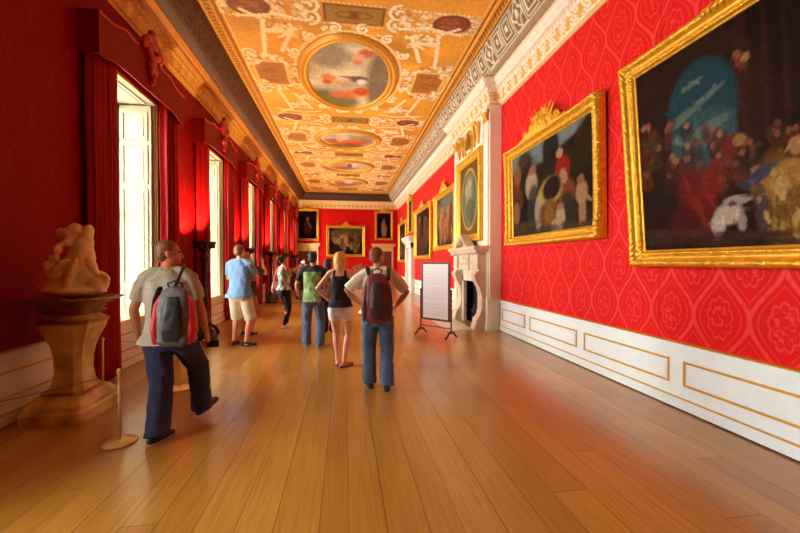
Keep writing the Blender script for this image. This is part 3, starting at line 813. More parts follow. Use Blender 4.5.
def paint_big(P, t):
    f = on_pic(t); rg_ = random.Random(5)
    P.mottle(.5, 150, .15, .5, 3)
    P.blob(*f(660, 170), 1.0, .9, (58, 30, 16), .5, 0, .8)
    for i in range(5):   # arch surround
        x, y = f(697, 118); P.blob(x, y - .05, .52 + .0 * i, .72, (52, 30, 18), .8, 0, .2)
    x, y = f(699, 112); P.blob(x, y, .34, .46, (40, 74, 82), 1, 0, .12)
    P.blob(x, y - .32, .30, .32, (62, 92, 92), 1, 0, .2)
    for (px, py, rx, ry, an) in ((690, 110, 16, 3, .3), (705, 128, 18, 4, .2), (684, 140, 10, 4, -.2), (700, 142, 14, 5, .3), (710, 92, 10, 2, .3), (690, 85, 8, 2, .2), (680, 122, 9, 2, .4)):
        B(P, f, px, py, rx, ry, (124, 138, 124), .6, an, .8)
    for px in (737, 744, 765, 785): B(P, f, px, 80, 3, 70, (74, 34, 20), .5, 0, .6)
    for px, py, c in ((735, 55, (150, 90, 60)), (738, 62, (170, 60, 40)), (744, 57, (190, 140, 90)), (741, 66, (110, 60, 40))): B(P, f, px, py, 4, 4, c, .8)
    for _ in range(70):
        px, py = rg_.uniform(640, 800), rg_.uniform(128, 190)
        B(P, f, px, py, rg_.uniform(3, 7), rg_.uniform(5, 12), rg_.choice([(70, 34, 20), (96, 36, 22), (60, 48, 26), (112, 52, 30), (50, 30, 22), (84, 60, 30)]), .7, rg_.uniform(-.5, .5), .6)
        B(P, f, px, py - 7, 2.6, 3, rg_.choice([(160, 100, 64), (130, 74, 46), (180, 128, 84)]), .8)
    B(P, f, 697, 204, 14, 34, (118, 30, 24), .95, .35); B(P, f, 712, 180, 10, 18, (136, 34, 26), .8, -.3); B(P, f, 684, 224, 12, 14, (88, 24, 20), .9)
    for px, py in ((690, 196), (700, 212), (706, 190)): B(P, f, px, py, 2, 16, (150, 48, 36), .5, .3)
    B(P, f, 728, 150, 7, 10, (128, 36, 28), .8); B(P, f, 738, 140, 6, 5, (190, 140, 80), .7)
    B(P, f, 727, 214, 12, 9, (206, 188, 164), .95, .2); B(P, f, 717, 226, 6, 9, (216, 198, 176), .95); B(P, f, 736, 200, 12, 4, (190, 170, 150), .9); B(P, f, 741, 222, 4, 8, (180, 160, 138), .9); B(P, f, 731, 204, 4, 2, (60, 30, 24), .8)
    B(P, f, 780, 205, 22, 44, (140, 94, 34), .95, .1); B(P, f, 775, 180, 22, 14, (176, 124, 48), .9, .4); B(P, f, 790, 170, 14, 10, (186, 132, 54), .9)
    B(P, f, 757, 176, 18, 5, (60, 66, 96), .9, .5); B(P, f, 762, 210, 6, 26, (46, 50, 70), .7, .1)
    B(P, f, 781, 188, 7, 10, (206, 168, 100), .8); B(P, f, 795, 145, 7, 8, (190, 136, 86), .95); B(P, f, 757, 200, 3, 3, (200, 150, 100), .7)
    for _ in range(40): B(P, f, rg_.uniform(765, 800), rg_.uniform(170, 235), 2, 5, rg_.choice([(196, 150, 66), (110, 70, 26), (220, 180, 100)]), .6)
    for i in range(30): B(P, f, rg_.uniform(645, 800), rg_.uniform(232, 246), 14, 3, rg_.choice([(84, 54, 38), (62, 40, 30)]), .5)
    P.strokes(2200, .028, 1); P.noise(.06, 4)
def paint_second(P, t):
    f = on_pic(t); rg_ = random.Random(9)
    P.mottle(.6, 200, .1, .4, 3)
    for px, py, rx, ry in ((530, 150, 18, 7), (548, 142, 14, 10), (565, 130, 12, 8), (575, 124, 9, 6), (518, 160, 8, 6)): B(P, f, px, py, rx, ry, (138, 148, 140), .9, .3, .6)
    B(P, f, 550, 148, 7, 16, (28, 26, 16), .95); B(P, f, 524, 164, 6, 10, (60, 40, 26), .9); B(P, f, 586, 140, 10, 20, (56, 44, 24), .9); B(P, f, 536, 175, 30, 8, (46, 40, 22), .8); B(P, f, 575, 160, 14, 14, (52, 42, 22), .7)
    B(P, f, 562, 170, 6, 12, (170, 34, 28), .95); B(P, f, 559, 153, 3, 4, (206, 156, 110), .95); B(P, f, 566, 192, 7, 12, (146, 74, 36), .9); B(P, f, 563, 176, 3, 7, (200, 150, 110), .8, .5); B(P, f, 567, 212, 7, 18, (50, 50, 34), .9)
    B(P, f, 531, 186, 5, 12, (206, 176, 140), .9); B(P, f, 532, 170, 3, 4, (170, 110, 74), .9); B(P, f, 534, 210, 6, 22, (44, 52, 50), .9); B(P, f, 538, 213, 3, 14, (196, 170, 150), .8)
    B(P, f, 549, 192, 10, 12, (206, 176, 90), .95, .2); B(P, f, 551, 188, 8, 10, (40, 26, 18), 1, .2)
    B(P, f, 549, 214, 9, 12, (126, 76, 28), .95); B(P, f, 549, 214, 4, 9, (156, 104, 40), .8)
    B(P, f, 581, 192, 5, 10, (196, 146, 104), .95); B(P, f, 580, 179, 3, 4, (176, 112, 74), .95); B(P, f, 582, 212, 3, 16, (190, 140, 100), .9); B(P, f, 587, 196, 5, 2, (196, 146, 104), .8, -.7)
    B(P, f, 560, 218, 4, 10, (206, 172, 136), .9); B(P, f, 556, 226, 5, 6, (196, 160, 124), .9); B(P, f, 560, 206, 3, 3, (180, 120, 80), .9)
    for px, py, c in ((516, 188, (130, 56, 36)), (513, 205, (110, 50, 34)), (520, 200, (90, 60, 34)), (516, 214, (170, 110, 80)), (517, 176, (160, 100, 70))): B(P, f, px, py, 3, 9, c, .85)
    for i in range(24): B(P, f, rg_.uniform(512, 592), rg_.uniform(222, 238), 8, 3, rg_.choice([(88, 66, 48), (60, 44, 34)]), .5)
    P.strokes(2000, .026, 1); P.noise(.06, 4)
def paint_generic(cols, base2, seed, r=.12, n=30, sky=None):
    def f(P, t):
        rg_ = random.Random(seed); w, h = P.x[-1], P.y[-1]
        P.mottle(.5, 80, .15 * h, .5 * h, seed)
        if sky: P.blob(.1 * w, .62 * h, .9 * w, .35 * h, sky, .8, .1, .6)
        crowd(P, rg_, n, -w * .85, w * .85, -h * .7, h * .35, r, cols); P.strokes(900, .06, seed)
        P.noise(.08, seed)
    return f
def paint_portrait(robe, hx=0.0):
    def f(P, t):
        w, h = P.x[-1], P.y[-1]; P.mottle(.4, 40, .3, .6, 2)
        P.blob(hx, -.25 * h, .3 * w, .5 * h, robe, .9, .1, .5); P.blob(hx, .42 * h, .13 * w, .12 * h, (190, 132, 92), .95); P.blob(hx - .25 * w, -.55 * h, .12 * w, .35 * h, robe, .8, .2)
        P.blob(hx + .22 * w, .0, .1 * w, .3 * h, (166, 112, 74), .7, .5); P.noise(.08, 5)
    return f

RW = -PI / 2
Xc = XR - .035
picture('huge dark crowd painting with blue sky archway and white dog, nearest on the red wall', 'painting', (XR - .11, 2.35, 2.68), RW, 3.4, 2.36, .19, .1, .013, paint_big,
        tilt=.075, carve=.014, pitch=.12, res=.011, crest_h=.2, crest_w=1.3, base=(34, 16, 10), seed=3)
picture('painting of a woman in red and a yellow crescent, gilt frame with leafy cresting', 'painting', (XR - .03, 6.05, 2.88), RW, 2.96, 2.0, .2, .13, .014, paint_second,
        tilt=.02, carve=.026, pitch=.13, res=.011, crest_h=.46, crest_w=1.7, base=(44, 26, 16), seed=4)
picture('crowded painting in red and white above the easel board, next to the chimneypiece', 'painting', (XR - .02, 12.65, 3.02), RW, 2.75, 2.1, .2, .12, .02,
        paint_generic([(176, 60, 36), (206, 180, 140), (150, 84, 40), (196, 130, 80), (84, 70, 40), (214, 160, 90)], 0, 4, .13, 60, (150, 150, 130)), carve=.03, pitch=.16, res=.03, crest_h=.42, crest_w=1.3, seed=6, base=(70, 40, 24))
picture('large brown murky painting just left of the easel board, in a gilt frame', 'painting', (XR - .02, 16.4, 2.88), RW, 3.5, 2.4, .2, .12, .025,
        paint_generic([(104, 60, 34), (84, 50, 30), (130, 80, 44)], 0, 8, .2, 24), carve=.03, pitch=.18, res=.04, crest_h=.3, crest_w=1.2, seed=7, base=(58, 32, 20))
picture('small upright painting in gilt frame high above the white side doorcase', 'painting', (XR - .02, 19.6, 4.05), RW, 1.5, 1.95, .15, .1, .03,
        paint_generic([(120, 70, 40), (90, 70, 40)], 0, 12, .1, 10), carve=.02, res=.05, crest_h=.2, crest_w=.7, seed=8, base=(66, 46, 26))
picture('farthest painting on the right wall, dark figures in gilt frame beside the side doorcase', 'painting', (XR - .02, 22.4, 2.8), RW, 2.9, 2.5, .18, .1, .03,
        paint_generic([(130, 84, 44), (90, 56, 30), (160, 110, 60)], 0, 14, .16, 24), carve=.02, res=.05, crest_h=.3, crest_w=1.0, seed=9, base=(58, 36, 20))
picture('dark battle-like painting in gilt frame with small crest, centre of the far wall', 'painting', (.07, YF - .02, 2.96), 0, 2.55, 2.1, .19, .12, .02,
        paint_generic([(170, 130, 70), (120, 80, 44), (196, 160, 100), (70, 50, 30)], 0, 17, .11, 36, (120, 100, 50)), carve=.02, res=.05, crest_h=.28, crest_w=.7, seed=10, base=(36, 22, 14))
picture('tall dark full-length portrait in gilt frame over the left far doorway', 'painting', (-2.42, YF - .02, 4.02), 0, 1.5, 2.12, .17, .1, .02, paint_portrait((92, 42, 26)), carve=.02, res=.05, crest_h=.2, crest_w=.8, seed=11, base=(30, 16, 12))
picture('tall portrait of a pale figure in gilt frame over the right far doorway', 'painting', (2.6, YF - .02, 4.02), 0, 1.22, 1.95, .15, .1, .02, paint_portrait((196, 160, 110)), carve=.02, res=.05, crest_h=.18, crest_w=.7, seed=12, base=(34, 20, 14))

# ceiling paintings
def ceiling_painting(mx, my, rx, ry, label, fn):
    t = empty('ceiling_painting', (mx, my, CZ), 0, label, 'ceiling painting', 'oval ceiling paintings')
    nr, na = 60, 128
    r = np.linspace(0.001, 1, nr)[:, None]; a = np.linspace(0, 2 * PI, na, endpoint=False)[None]
    X = rx * r * np.cos(a); Y = ry * r * np.sin(a)
    P = Pic(-rx, rx, -ry, ry, .02, (196, 186, 156)); fn(P, rx, ry)
    ii = np.clip(((X + rx) / (2 * rx) * (P.w - 1)).round().astype(int), 0, P.w - 1); jj = np.clip(((ry - Y) / (2 * ry) * (P.h - 1)).round().astype(int), 0, P.h - 1)
    grid('canvas', np.stack([X, Y, np.full_like(X, -.015)], -1), M_ATTR, t, P.C[jj, ii], close_u=True)
    prof = [(0, 0), (.01, -.04), (.05, -.07), (.09, -.05), (.12, -.05), (.16, -.075), (.2, -.05), (.24, -.02), (.25, 0)]
    pr = np.array(lerp_prof(prof, 2)); aa = np.linspace(0, 2 * PI, 240, endpoint=False)[None]
    q = pr[:, 0][:, None]; Z = pr[:, 1][:, None] - .006 * np.abs(np.sin(aa * 45)) * ((q > .13) & (q < .2))
    grid('gilt_frame', np.stack([(rx - .01 + q) * np.cos(aa), (ry - .01 + q) * np.sin(aa), Z + 0 * aa], -1), M_GOLDP, t, close_u=True)
def cp_clouds(P, rx, ry, fig, seed, dark=True):
    rg_ = random.Random(seed)
    for _ in range(60): P.blob(rg_.uniform(-rx, rx), rg_.uniform(-ry, ry), rg_.uniform(.15, .4), rg_.uniform(.1, .3), rg_.choice([(214, 204, 170), (230, 222, 196), (176, 160, 130), (150, 132, 108)]), .45, 0, .9)
    if dark:
        P.blob(.8 * rx, 0, .25 * rx, .9 * ry, (112, 92, 74), .85, 0, .7); P.blob(-.45 * rx, .62 * ry, .35 * rx, .22 * ry, (140, 126, 112), .8, 0, .7)
        P.blob(-.5 * rx, -.75 * ry, .7 * rx, .28 * ry, (112, 106, 66), .95, -.3, .4)
    for x, y, w, h, c, an in fig: P.blob(x * rx, y * ry, w * rx * .8, h * ry * .8, c, .85, an, .8)
    P.strokes(900, .045, seed, .25); P.noise(.05, seed)
OR, RD, SK, BL = (206, 110, 58), (186, 66, 34), (222, 164, 112), (52, 60, 76)
ceiling_painting(*MED[0], 'big round cloudscape with orange-robed figures, nearest and largest ceiling roundel', lambda P, rx, ry: cp_clouds(P, rx, ry, [
    (.05, -.5, .4, .14, OR, .15), (.35, -.38, .18, .12, RD, .3), (-.3, -.52, .2, .1, (196, 120, 90), 0), (-.5, .0, .16, .12, OR, .5), (-.35, -.08, .28, .04, SK, 0), (.25, .02, .2, .09, BL, .2), (.32, -.05, .1, .08, (230, 230, 226), 0),
    (.38, .75, .16, .1, RD, -.4), (.2, .65, .14, .04, SK, .5), (.2, .5, .1, .05, OR, 0), (-.55, -.12, .1, .06, RD, 0), (.1, .06, .3, .03, (120, 70, 40), -.1)], 3))
ceiling_painting(*MED[1], 'wide oval with reddish crowd under clouds, second ceiling oval beyond the roundel', lambda P, rx, ry: cp_clouds(P, rx, ry, [
    (-.6, -.25, .3, .3, (170, 88, 48), 0), (0, -.35, .5, .3, (176, 90, 52), 0), (.6, -.2, .35, .35, (160, 92, 56), 0), (.3, -.1, .2, .2, OR, 0), (-.3, -.1, .1, .2, SK, 0), (.1, -.5, .3, .15, RD, 0), (0, -.8, .8, .2, (100, 60, 36), 0)], 4, False))
ceiling_painting(*MED[2], 'oval with an orange and a white-clad figure, third in the row on the ceiling', lambda P, rx, ry: cp_clouds(P, rx, ry, [
    (-.4, 0, .35, .5, (196, 110, 50), 0), (.25, 0, .2, .5, (220, 220, 220), 0), (.6, 0, .3, .4, (190, 160, 120), 0), (-.1, -.4, .5, .3, (150, 80, 40), 0), (.1, .2, .1, .4, BL, 0)], 5, False))
ceiling_painting(*MED[3], 'farthest ceiling oval, brownish figures, close to the far wall', lambda P, rx, ry: cp_clouds(P, rx, ry, [
    (-.4, 0, .3, .5, (186, 106, 50), 0), (.2, 0, .3, .4, (226, 200, 170), 0), (.6, -.1, .3, .4, (170, 100, 60), 0), (-.1, -.5, .6, .3, (150, 84, 44), 0)], 6, False))
# ------------------------------------------------------------------ chimney breast, overmantel and fireplace
XB = XR - BX
bm = boxes((XB, XR, BY0, 8.52, 0, 5.12), (XB, XR, 9.82, BY1, 0, 5.12), (XB, XR, 8.52, 9.82, 1.22, 5.12))
br = obj('wall_chimney', bm, M_CREAM, kind='structure')
for y0 in (BY0 + .01, BY1 - .33):
    bm = boxes((XB - .06, XB, y0, y0 + .32, 0, .16), (XB - .045, XB, y0 + .02, y0 + .30, .16, .64), (XB - .06, XB, y0, y0 + .32, .64, .72), (XB - .035, XB, y0 + .04, y0 + .28, .72, 4.78), (XB - .07, XB, y0, y0 + .32, 5.02, 5.10))
    pl = obj('pilaster', bm, M_CREAM, br)
    cb = bmesh.new()
    for j in range(3):
        for i in range(3 - (j % 2)):
            yy = y0 + .08 + i * .08 + (.04 if j % 2 else 0)
            ell(cb, (XB - .05, yy, 4.82 + j * .07), (.04, .035, .05))
    for s in (0, 1):
        ell(cb, (XB - .06, y0 + .03 + s * .26, 4.99), (.04, .04, .04))
    obj('gilt_capital', cb, M_GOLD, pl, True)
# arched gilded overmantel relief above the picture
t = empty('overmantel_relief', (XB, 9.4, 4.36), 0, 'white and gilded arched panel with scroll brackets above the chimneypiece picture', 'wall relief')
bm = bmesh.new()
box(bm, -.03, 0, -.98, .98, 0, .70); obj('back_panel', bm, M_CREAM, t)
bm = bmesh.new()
pts = [(-.05, -.26, .06), (-.05, -.26, .36)] + [(-.05, .26 * math.cos(PI - PI * k / 10), .36 + .24 * math.sin(PI * k / 10)) for k in range(1, 10)] + [(-.05, .26, .36), (-.05, .26, .06)]
tube(bm, pts, .035, 8); box(bm, -.045, -.01, -.3, .3, .02, .06)
obj('gilt_arch', bm, M_GOLD, t, True)
bm = bmesh.new(); ell(bm, (-.05, 0, .32), (.04, .12, .17)); ell(bm, (-.06, 0, .50), (.035, .06, .05)); ell(bm, (-.06, -.07, .2), (.03, .06, .07)); ell(bm, (-.06, .07, .2), (.03, .06, .07)); obj('gilt_cartouche', bm, mat('old_gilding', (150, 100, 34), .4, metal=.5), t, True)
for s in (-1, 1):
    bm = bmesh.new()
    tube(bm, [(-.05, s * .46, .08), (-.06, s * .5, .3), (-.08, s * .44, .45), (-.12, s * .52, .58), (-.09, s * .62, .62), (-.06, s * .6, .52)], [.03, .045, .05, .05, .04, .02], 8)
    tube(bm, [(-.05, s * .74, .1), (-.06, s * .76, .4), (-.08, s * .82, .56)], [.04, .05, .03], 8)
    obj('gilt_bracket', bm, M_GOLD, t, True)
def paint_over(P, t):
    w, h = P.x[-1], P.y[-1]
    P.rect(-w, w, -h, h, (112, 78, 40)); P.blob(0, 0, w * .84, h * .86, (196, 148, 56), soft=.03); P.blob(0, 0, w * .76, h * .79, (96, 106, 78), soft=.03)
    rg_ = random.Random(4)
    for _ in range(30): P.blob(rg_.uniform(-.5, .5) * w, rg_.uniform(-.5, .5) * h, .12, .16, rg_.choice([(120, 128, 96), (84, 84, 60), (140, 140, 104)]), .5, 0, .8)
    P.blob(-.05 * w, .05 * h, .26 * w, .42 * h, (156, 150, 112), .8, .2, .5); P.blob(.1 * w, .42 * h, .12 * w, .1 * h, (190, 160, 116), .9); P.blob(.1 * w, -.3 * h, .34 * w, .28 * h, (80, 84, 66), .8, -.3, .5); P.blob(-.3 * w, .3 * h, .14 * w, .1 * h, (176, 164, 128), .7)
picture('grey-green oval picture in a broad bright gilt frame over the marble chimneypiece', 'painting', (XB - .012, 9.4, 3.2), RW, 1.86, 2.25, .2, .1, .02, paint_over, carve=.012, pitch=.12, res=.025, base=(110, 76, 40), dim=.9, m=mat('bright_gilding', (236, 178, 40), .4, metal=.45, bump=.15, bscale=40, var=.12))

t = empty('fireplace', (XB, 9.17, 0), 0, 'carved white marble chimneypiece with scrolled jambs and pediment, black opening', 'fireplace')
def jamb(y0, y1):
    prof = [(0, 0), (-.30, 0), (-.30, .10), (-.27, .12), (-.26, .22), (-.17, .34), (-.12, .55), (-.12, .75), (-.17, .95), (-.26, 1.12), (-.30, 1.22), (-.27, 1.32), (-.2, 1.36), (0, 1.36)]
    bm = bmesh.new(); a = [bm.verts.new((x, y0, z)) for x, z in prof]; b = [bm.verts.new((x, y1, z)) for x, z in prof]
    for i in range(len(prof)): j = (i + 1) % len(prof); bm.faces.new((a[i], a[j], b[j], b[i]))
    bm.faces.new(a[::-1]); bm.faces.new(b)
    tube(bm, [(-.245, y0 - .012, 1.25), (-.245, y1 + .012, 1.25)], .062, 14, caps='flat'); tube(bm, [(-.2, y0 - .012, .22), (-.2, y1 + .012, .22)], .055, 14, caps='flat')
    return bm
obj('jamb', jamb(-.97, -.70), M_MARB, t); obj('jamb', jamb(.60, .87), M_MARB, t)
obj('marble_slip', boxes((-.09, -.001, -.70, -.58, 0, 1.2), (-.09, -.001, .5, .60, 0, 1.2), (-.09, -.001, -.70, .60, 1.08, 1.36)), mat('pale_marble', (226, 214, 190), .3, var=.1, vscale=4), t)
obj('firebox', boxes((.20, .255, -.64, .64, 0, 1.21), (-.02, .2, -.645, -.63, 0.001, 1.21), (-.02, .2, .63, .645, .001, 1.21), (.0, .2, -.63, .63, .001, .02)), M_BLACK, t)
bm = bmesh.new()
for yy in (-.3, .3): tube(bm, [(.1, yy, .03), (-.02, yy, .05), (-.06, yy, .04)], .018, 8); lathe(bm, [(.02, .03), (.012, .1), (.03, .2), (.015, .3), (.035, .42), (.02, .48), (.001, .5)], 10, (-.06, yy))
for k in range(6): tube(bm, [(.06, -.3 + k * .12, .1), (.06, -.3 + k * .12, .32)], .012, 6)
tube(bm, [(.06, -.36, .12), (.06, .36, .12)], .014, 6); tube(bm, [(.06, -.36, .3), (.06, .36, .3)], .014, 6)
obj('fire_grate', bm, mat('iron', (60, 54, 50), .45, metal=.6), t, True)
bm = boxes((-.20, 0, -.99, .89, 1.36, 1.74), (-.25, 0, -1.0, -.66, 1.40, 1.72), (-.25, 0, .56, .9, 1.40, 1.72), (-.24, 0, -.33, .23, 1.38, 1.74), bevel=.006)
for k in range(5):
    ell(bm, (-.25, -.25 + k * .1, 1.56 + .03 * (k % 2)), (.03, .06, .08))
for s, y0 in ((1, -.5), (1, .4)):
    for k in range(5): ell(bm, (-.205, y0 - .1 + k * .05, 1.6 - .03 * abs(k - 2)), (.02, .03, .04))
obj('carved_frieze', bm, M_MARB, t)
bm = boxes((-.27, 0, -1.03, .93, 1.74, 1.79), (-.32, 0, -1.08, .98, 1.79, 1.85), (-.38, 0, -1.12, 1.02, 1.85, 1.93), bevel=.008)
for k in range(26): yy = -1.02 + k * .077; box(bm, -.30, -.26, yy, yy + .04, 1.745, 1.785)
obj('mantel_shelf', bm, M_MARB, t)
bm = bmesh.new()
for s in (-1, 1):
    for q, (d, x0, x1) in enumerate(((0, -.36, -.14), (.05, -.33, -.14))):
        ps = [(s * .46, 1.93), (s * .40, 1.93), (s * .0, 2.19 - d), (s * .0, 2.26 - d * 1.0)]
        ps = [(-.05 + a, b) for a, b in ps]
        a = [bm.verts.new((x0, y, z)) for y, z in ps]; b = [bm.verts.new((x1, y, z)) for y, z in ps]
        for i in range(4): j = (i + 1) % 4; bm.faces.new((a[i], a[j], b[j], b[i]))
        bm.faces.new(a); bm.faces.new(b[::-1])
ps = [(-.42, 1.93), (.32, 1.93), (-.05, 2.18)]
a = [bm.verts.new((-.2, y, z)) for y, z in ps]; b = [bm.verts.new((-.14, y, z)) for y, z in ps]
for i in range(3): j = (i + 1) % 3; bm.faces.new((a[i], a[j], b[j], b[i]))
bm.faces.new(a); bm.faces.new(b[::-1])
ell(bm, (-.2, -.05, 2.04), (.05, .1, .07)); ell(bm, (-.22, -.05, 2.1), (.05, .05, .05))
obj('pediment', bm, M_MARB, t)
o = obj('hearth_slab', boxes((XB - .95, XB - .31, 8.1, 10.25, 0.0, .012)), mat('hearth_stone', (214, 204, 184), .35, var=.06)); tag(o, 'pale stone hearth slab laid in the floor before the chimneypiece', 'hearth')

# ------------------------------------------------------------------ freestanding board
a = Vector((1.63, 7.93, 0)); b = Vector((2.13, 7.30, 0)); W = (b - a).length
t = empty('display_board', ((a + b) / 2), math.atan2(b.y - a.y, b.x - a.x), 'white text panel in dark wooden cheval frame standing before the chimneypiece', 'display board')
mw = mat('mahogany', (96, 44, 26), .35, var=.2, vscale=10)
fr = obj('panel_frame', boxes((-W / 2 + .03, -W / 2 + .075, -.02, .02, .33, 1.56), (W / 2 - .075, W / 2 - .03, -.02, .02, .33, 1.56), (-W / 2 + .075, W / 2 - .075, -.02, .02, 1.515, 1.56), (-W / 2 + .075, W / 2 - .075, -.02, .02, .33, .375), bevel=.006), mw, t)
P = Pic(-W / 2 + .075, W / 2 - .075, .375, 1.515, .008, (236, 232, 226))
rg_ = random.Random(2)
for k in range(30):
    zz = 1.46 - k * .036; x = -W / 2 + .1
    if k in (2, 11, 20): continue
    while x < W / 2 - .12:
        L = rg_.uniform(.02, .07); P.rect(x, min(x + L, W / 2 - .1), zz - .005, zz + .005, (176, 172, 168), .6); x += L + .014
grid('white_panel', np.stack([P.X, np.full_like(P.X, -.012), P.Y], -1), mat('printed_card', attr=True, rough=.5), t, P.C, smooth=False)
obj('board_backing', boxes((-W / 2 + .07, W / 2 - .07, -.008, .008, .37, 1.52)), M_WHITE, t)
for s in (-1, 1):
    bm = bmesh.new(); tube(bm, [(s * (W / 2), 0, .1), (s * (W / 2), 0, .95)], .016, 10); ell(bm, (s * W / 2, 0, .97), .024)
    p = obj('stand_post', bm, mw, t, True)
    for q in (-1, 1):
        bm = bmesh.new(); tube(bm, [(s * W / 2, 0, .13), (s * W / 2, q * .08, .12), (s * W / 2, q * .14, .05), (s * W / 2, q * .19, .025)], [.022, .024, .02, .022], 8)
        obj('stand_foot', bm, mw, p, True)
bm = bmesh.new(); tube(bm, [(-W / 2, 0, .2), (W / 2, 0, .2)], .012, 8); obj('stretcher', bm, mw, t, True)

# ------------------------------------------------------------------ torcheres
m_t = mat('dark_gilt_wood', (52, 30, 16), .32, metal=.2, var=.4, vscale=24)
TY = [8.04, 11.5, 14.95, 18.4, 21.75]
TD = ['behind the backpacker in grey', 'behind the man in blue', 'left of the woman taking a photo', 'fourth along the window piers', 'farthest along the window piers']
tor0 = None
for k, yy in enumerate(TY):
    if tor0 is None:
        t = empty('torchere', (-2.82, yy, 0), 0); tor0 = t
        bm = bmesh.new(); lathe(bm, [(.0, 0), (.24, 0), (.25, .05), (.22, .09), (.17, .11), (.18, .16), (.12, .2), (.07, .24)], 24)
        for j in range(3): a_ = j * 2 * PI / 3 + .5; tube(bm, [(.08 * math.cos(a_), .08 * math.sin(a_), .3), (.2 * math.cos(a_), .2 * math.sin(a_), .22), (.25 * math.cos(a_), .25 * math.sin(a_), .1)], [.03, .035, .04], 8)
        obj('base', bm, m_t, t, True)
        bm = bmesh.new(); lathe(bm, [(.06, .22), (.05, .3), (.09, .38), (.095, .46), (.05, .55), (.04, .62), (.075, .7), (.06, .85), (.045, 1.1), (.04, 1.3), (.07, 1.36), (.045, 1.42), (.06, 1.52), (.10, 1.62), (.105, 1.66), (.05, 1.72), (.045, 1.78)], 20)
        obj('turned_shaft', bm, m_t, t, True)
        bm = bmesh.new(); prof = [(.045, 1.76), (.08, 1.79), (.13, 1.84), (.19, 1.89), (.215, 1.94), (.225, 1.97), (.205, 1.97), (.18, 1.91), (.1, 1.86), (.02, 1.85)]
        lathe(bm, prof, 28)
        for j in range(12): a_ = j * PI / 6; ell(bm, (.175 * math.cos(a_), .175 * math.sin(a_), 1.88), (.03, .03, .045))
        obj('candle_bowl', bm, m_t, t, True)
        bm = bmesh.new(); lathe(bm, [(.06, 1.87), (.065, 1.9), (.05, 1.915)], 16); obj('lamp_lens', bm, emit_material('uplight_lens', (255, 190, 110), 6), t, True)
    else:
        t = tor0.copy(); COL.objects.link(t); t.location = (-2.82, yy, 0)
        for ch in tor0.children:
            if ch.type == 'MESH': c = ch.copy(); COL.objects.link(c); c.parent = t
    tag(t, 'dark carved wooden torchere with uplight bowl, ' + TD[k], 'torchere', 'carved torcheres between the windows')
    L = bpy.data.lights.new('uplight', 'SPOT'); L.energy = 230; L.color = (1, .68, .34); L.spot_size = 2.3; L.spot_blend = .5; L.shadow_soft_size = .05
    lo = bpy.data.objects.new('uplight', L); COL.objects.link(lo); lo.location = (-2.82, yy, 1.945); lo.rotation_euler = (PI, .0, 0)

# small brass spotlights standing on the window-side cornice
sp0 = None
for k, yy in enumerate([7.0, 9.9, 13.1, 16.1, 20.1, 22.1]):
    if sp0 is None:
        sp0 = s = empty('spotlight', (-2.96, yy, 5.62), 0)
        bm = bmesh.new(); ell(bm, (0, 0, .09), (.065, .065, .065)); tube(bm, [(0, 0, .09), (.06, -.02, .10)], [.06, .05], 12, caps='flat'); obj('lamp_head', bm, M_BRASS, s, True)
        bm = bmesh.new(); tube(bm, [(0, 0, .005), (0, 0, .05)], .015, 8, caps='flat'); lathe(bm, [(.04, -.01), (.04, .012), (.02, .02)], 12); obj('bracket', bm, M_BRASS, s, True)
    else:
        s = sp0.copy(); COL.objects.link(s); s.location = (-2.96, yy, 5.62)
        for ch in sp0.children: c = ch.copy(); COL.objects.link(c); c.parent = s
    tag(s, 'small brass ball spotlight on the window-side cornice, ' + ['nearest the camera', 'above the second window', 'above the third window', 'above the fourth window', 'second from the far wall', 'closest to the far wall'][k], 'spotlight', 'brass spotlights on the cornice')

# ------------------------------------------------------------------ statue and pedestal
t = empty('pedestal', (-2.78, 4.3, 0), 0, 'waisted brown and gold marble pedestal with a thin wide top slab, beside the nearest curtain', 'pedestal')
m_ped = mat('veined_brown_marble', (206, 176, 104), .2, var=.45, vscale=5, detail=8, coat=.3)
m_pg = mat('gilt_bronze', (160, 108, 46), .3, metal=.5, var=.3, vscale=9)
bm = bmesh.new()
loft(bm, [(0, 0, 0, .29, .36), (0, 0, .10, .29, .36), (0, 0, .12, .27, .34), (0, 0, .16, .265, .33), (0, 0, .21, .225, .27), (0, 0, .235, .21, .25)], 40, 9); obj('plinth', bm, m_ped, t)
bm = bmesh.new()
pr = [(.24, .19), (.28, .165), (.34, .14), (.45, .125), (.58, .13), (.70, .15), (.80, .185), (.88, .215), (.94, .225), (.98, .215), (1.0, .19), (1.02, .17)]
def octa(bm, prof, ch=.62, oy=1.0):
    rs = []
    for z, r in prof:
        c = r * ch; rs.append([bm.verts.new((x, y * oy, z)) for x, y in ((r, -c), (r, c), (c, r), (-c, r), (-r, c), (-r, -c), (-c, -r), (c, -r))])
    for a, b in zip(rs, rs[1:]):
        for k in range(8): bm.faces.new((a[k], a[(k + 1) % 8], b[(k + 1) % 8], b[k]))
    bm.faces.new(rs[0][::-1]); bm.faces.new(rs[-1])
octa(bm, lerp_prof([(b, a) for a, b in pr], 4) and [(z, r) for z, r in lerp_prof(pr, 4)], .66, 1.1); obj('shaft', bm, m_ped, t)
bm = bmesh.new()
octa(bm, [(.935, .232), (.945, .240), (.965, .240), (.975, .226)], .66, 1.1); obj('gilt_band', bm, m_pg, t)
bm = bmesh.new(); octa(bm, [(.232, .20), (.24, .21), (.262, .20)], .66, 1.1)
obj('gilt_band', bm, m_pg, t)
bm = bmesh.new()
loft(bm, [(0, 0, 1.02, .17, .19), (0, 0, 1.045, .22, .24), (0, 0, 1.07, .19, .21), (.0, 0, 1.11, .22, .24), (0, 0, 1.155, .29, .30), (0, 0, 1.18, .35, .35), (0, 0, 1.195, .35, .35)], 40, 5); obj('top_slab', bm, m_pg, t)
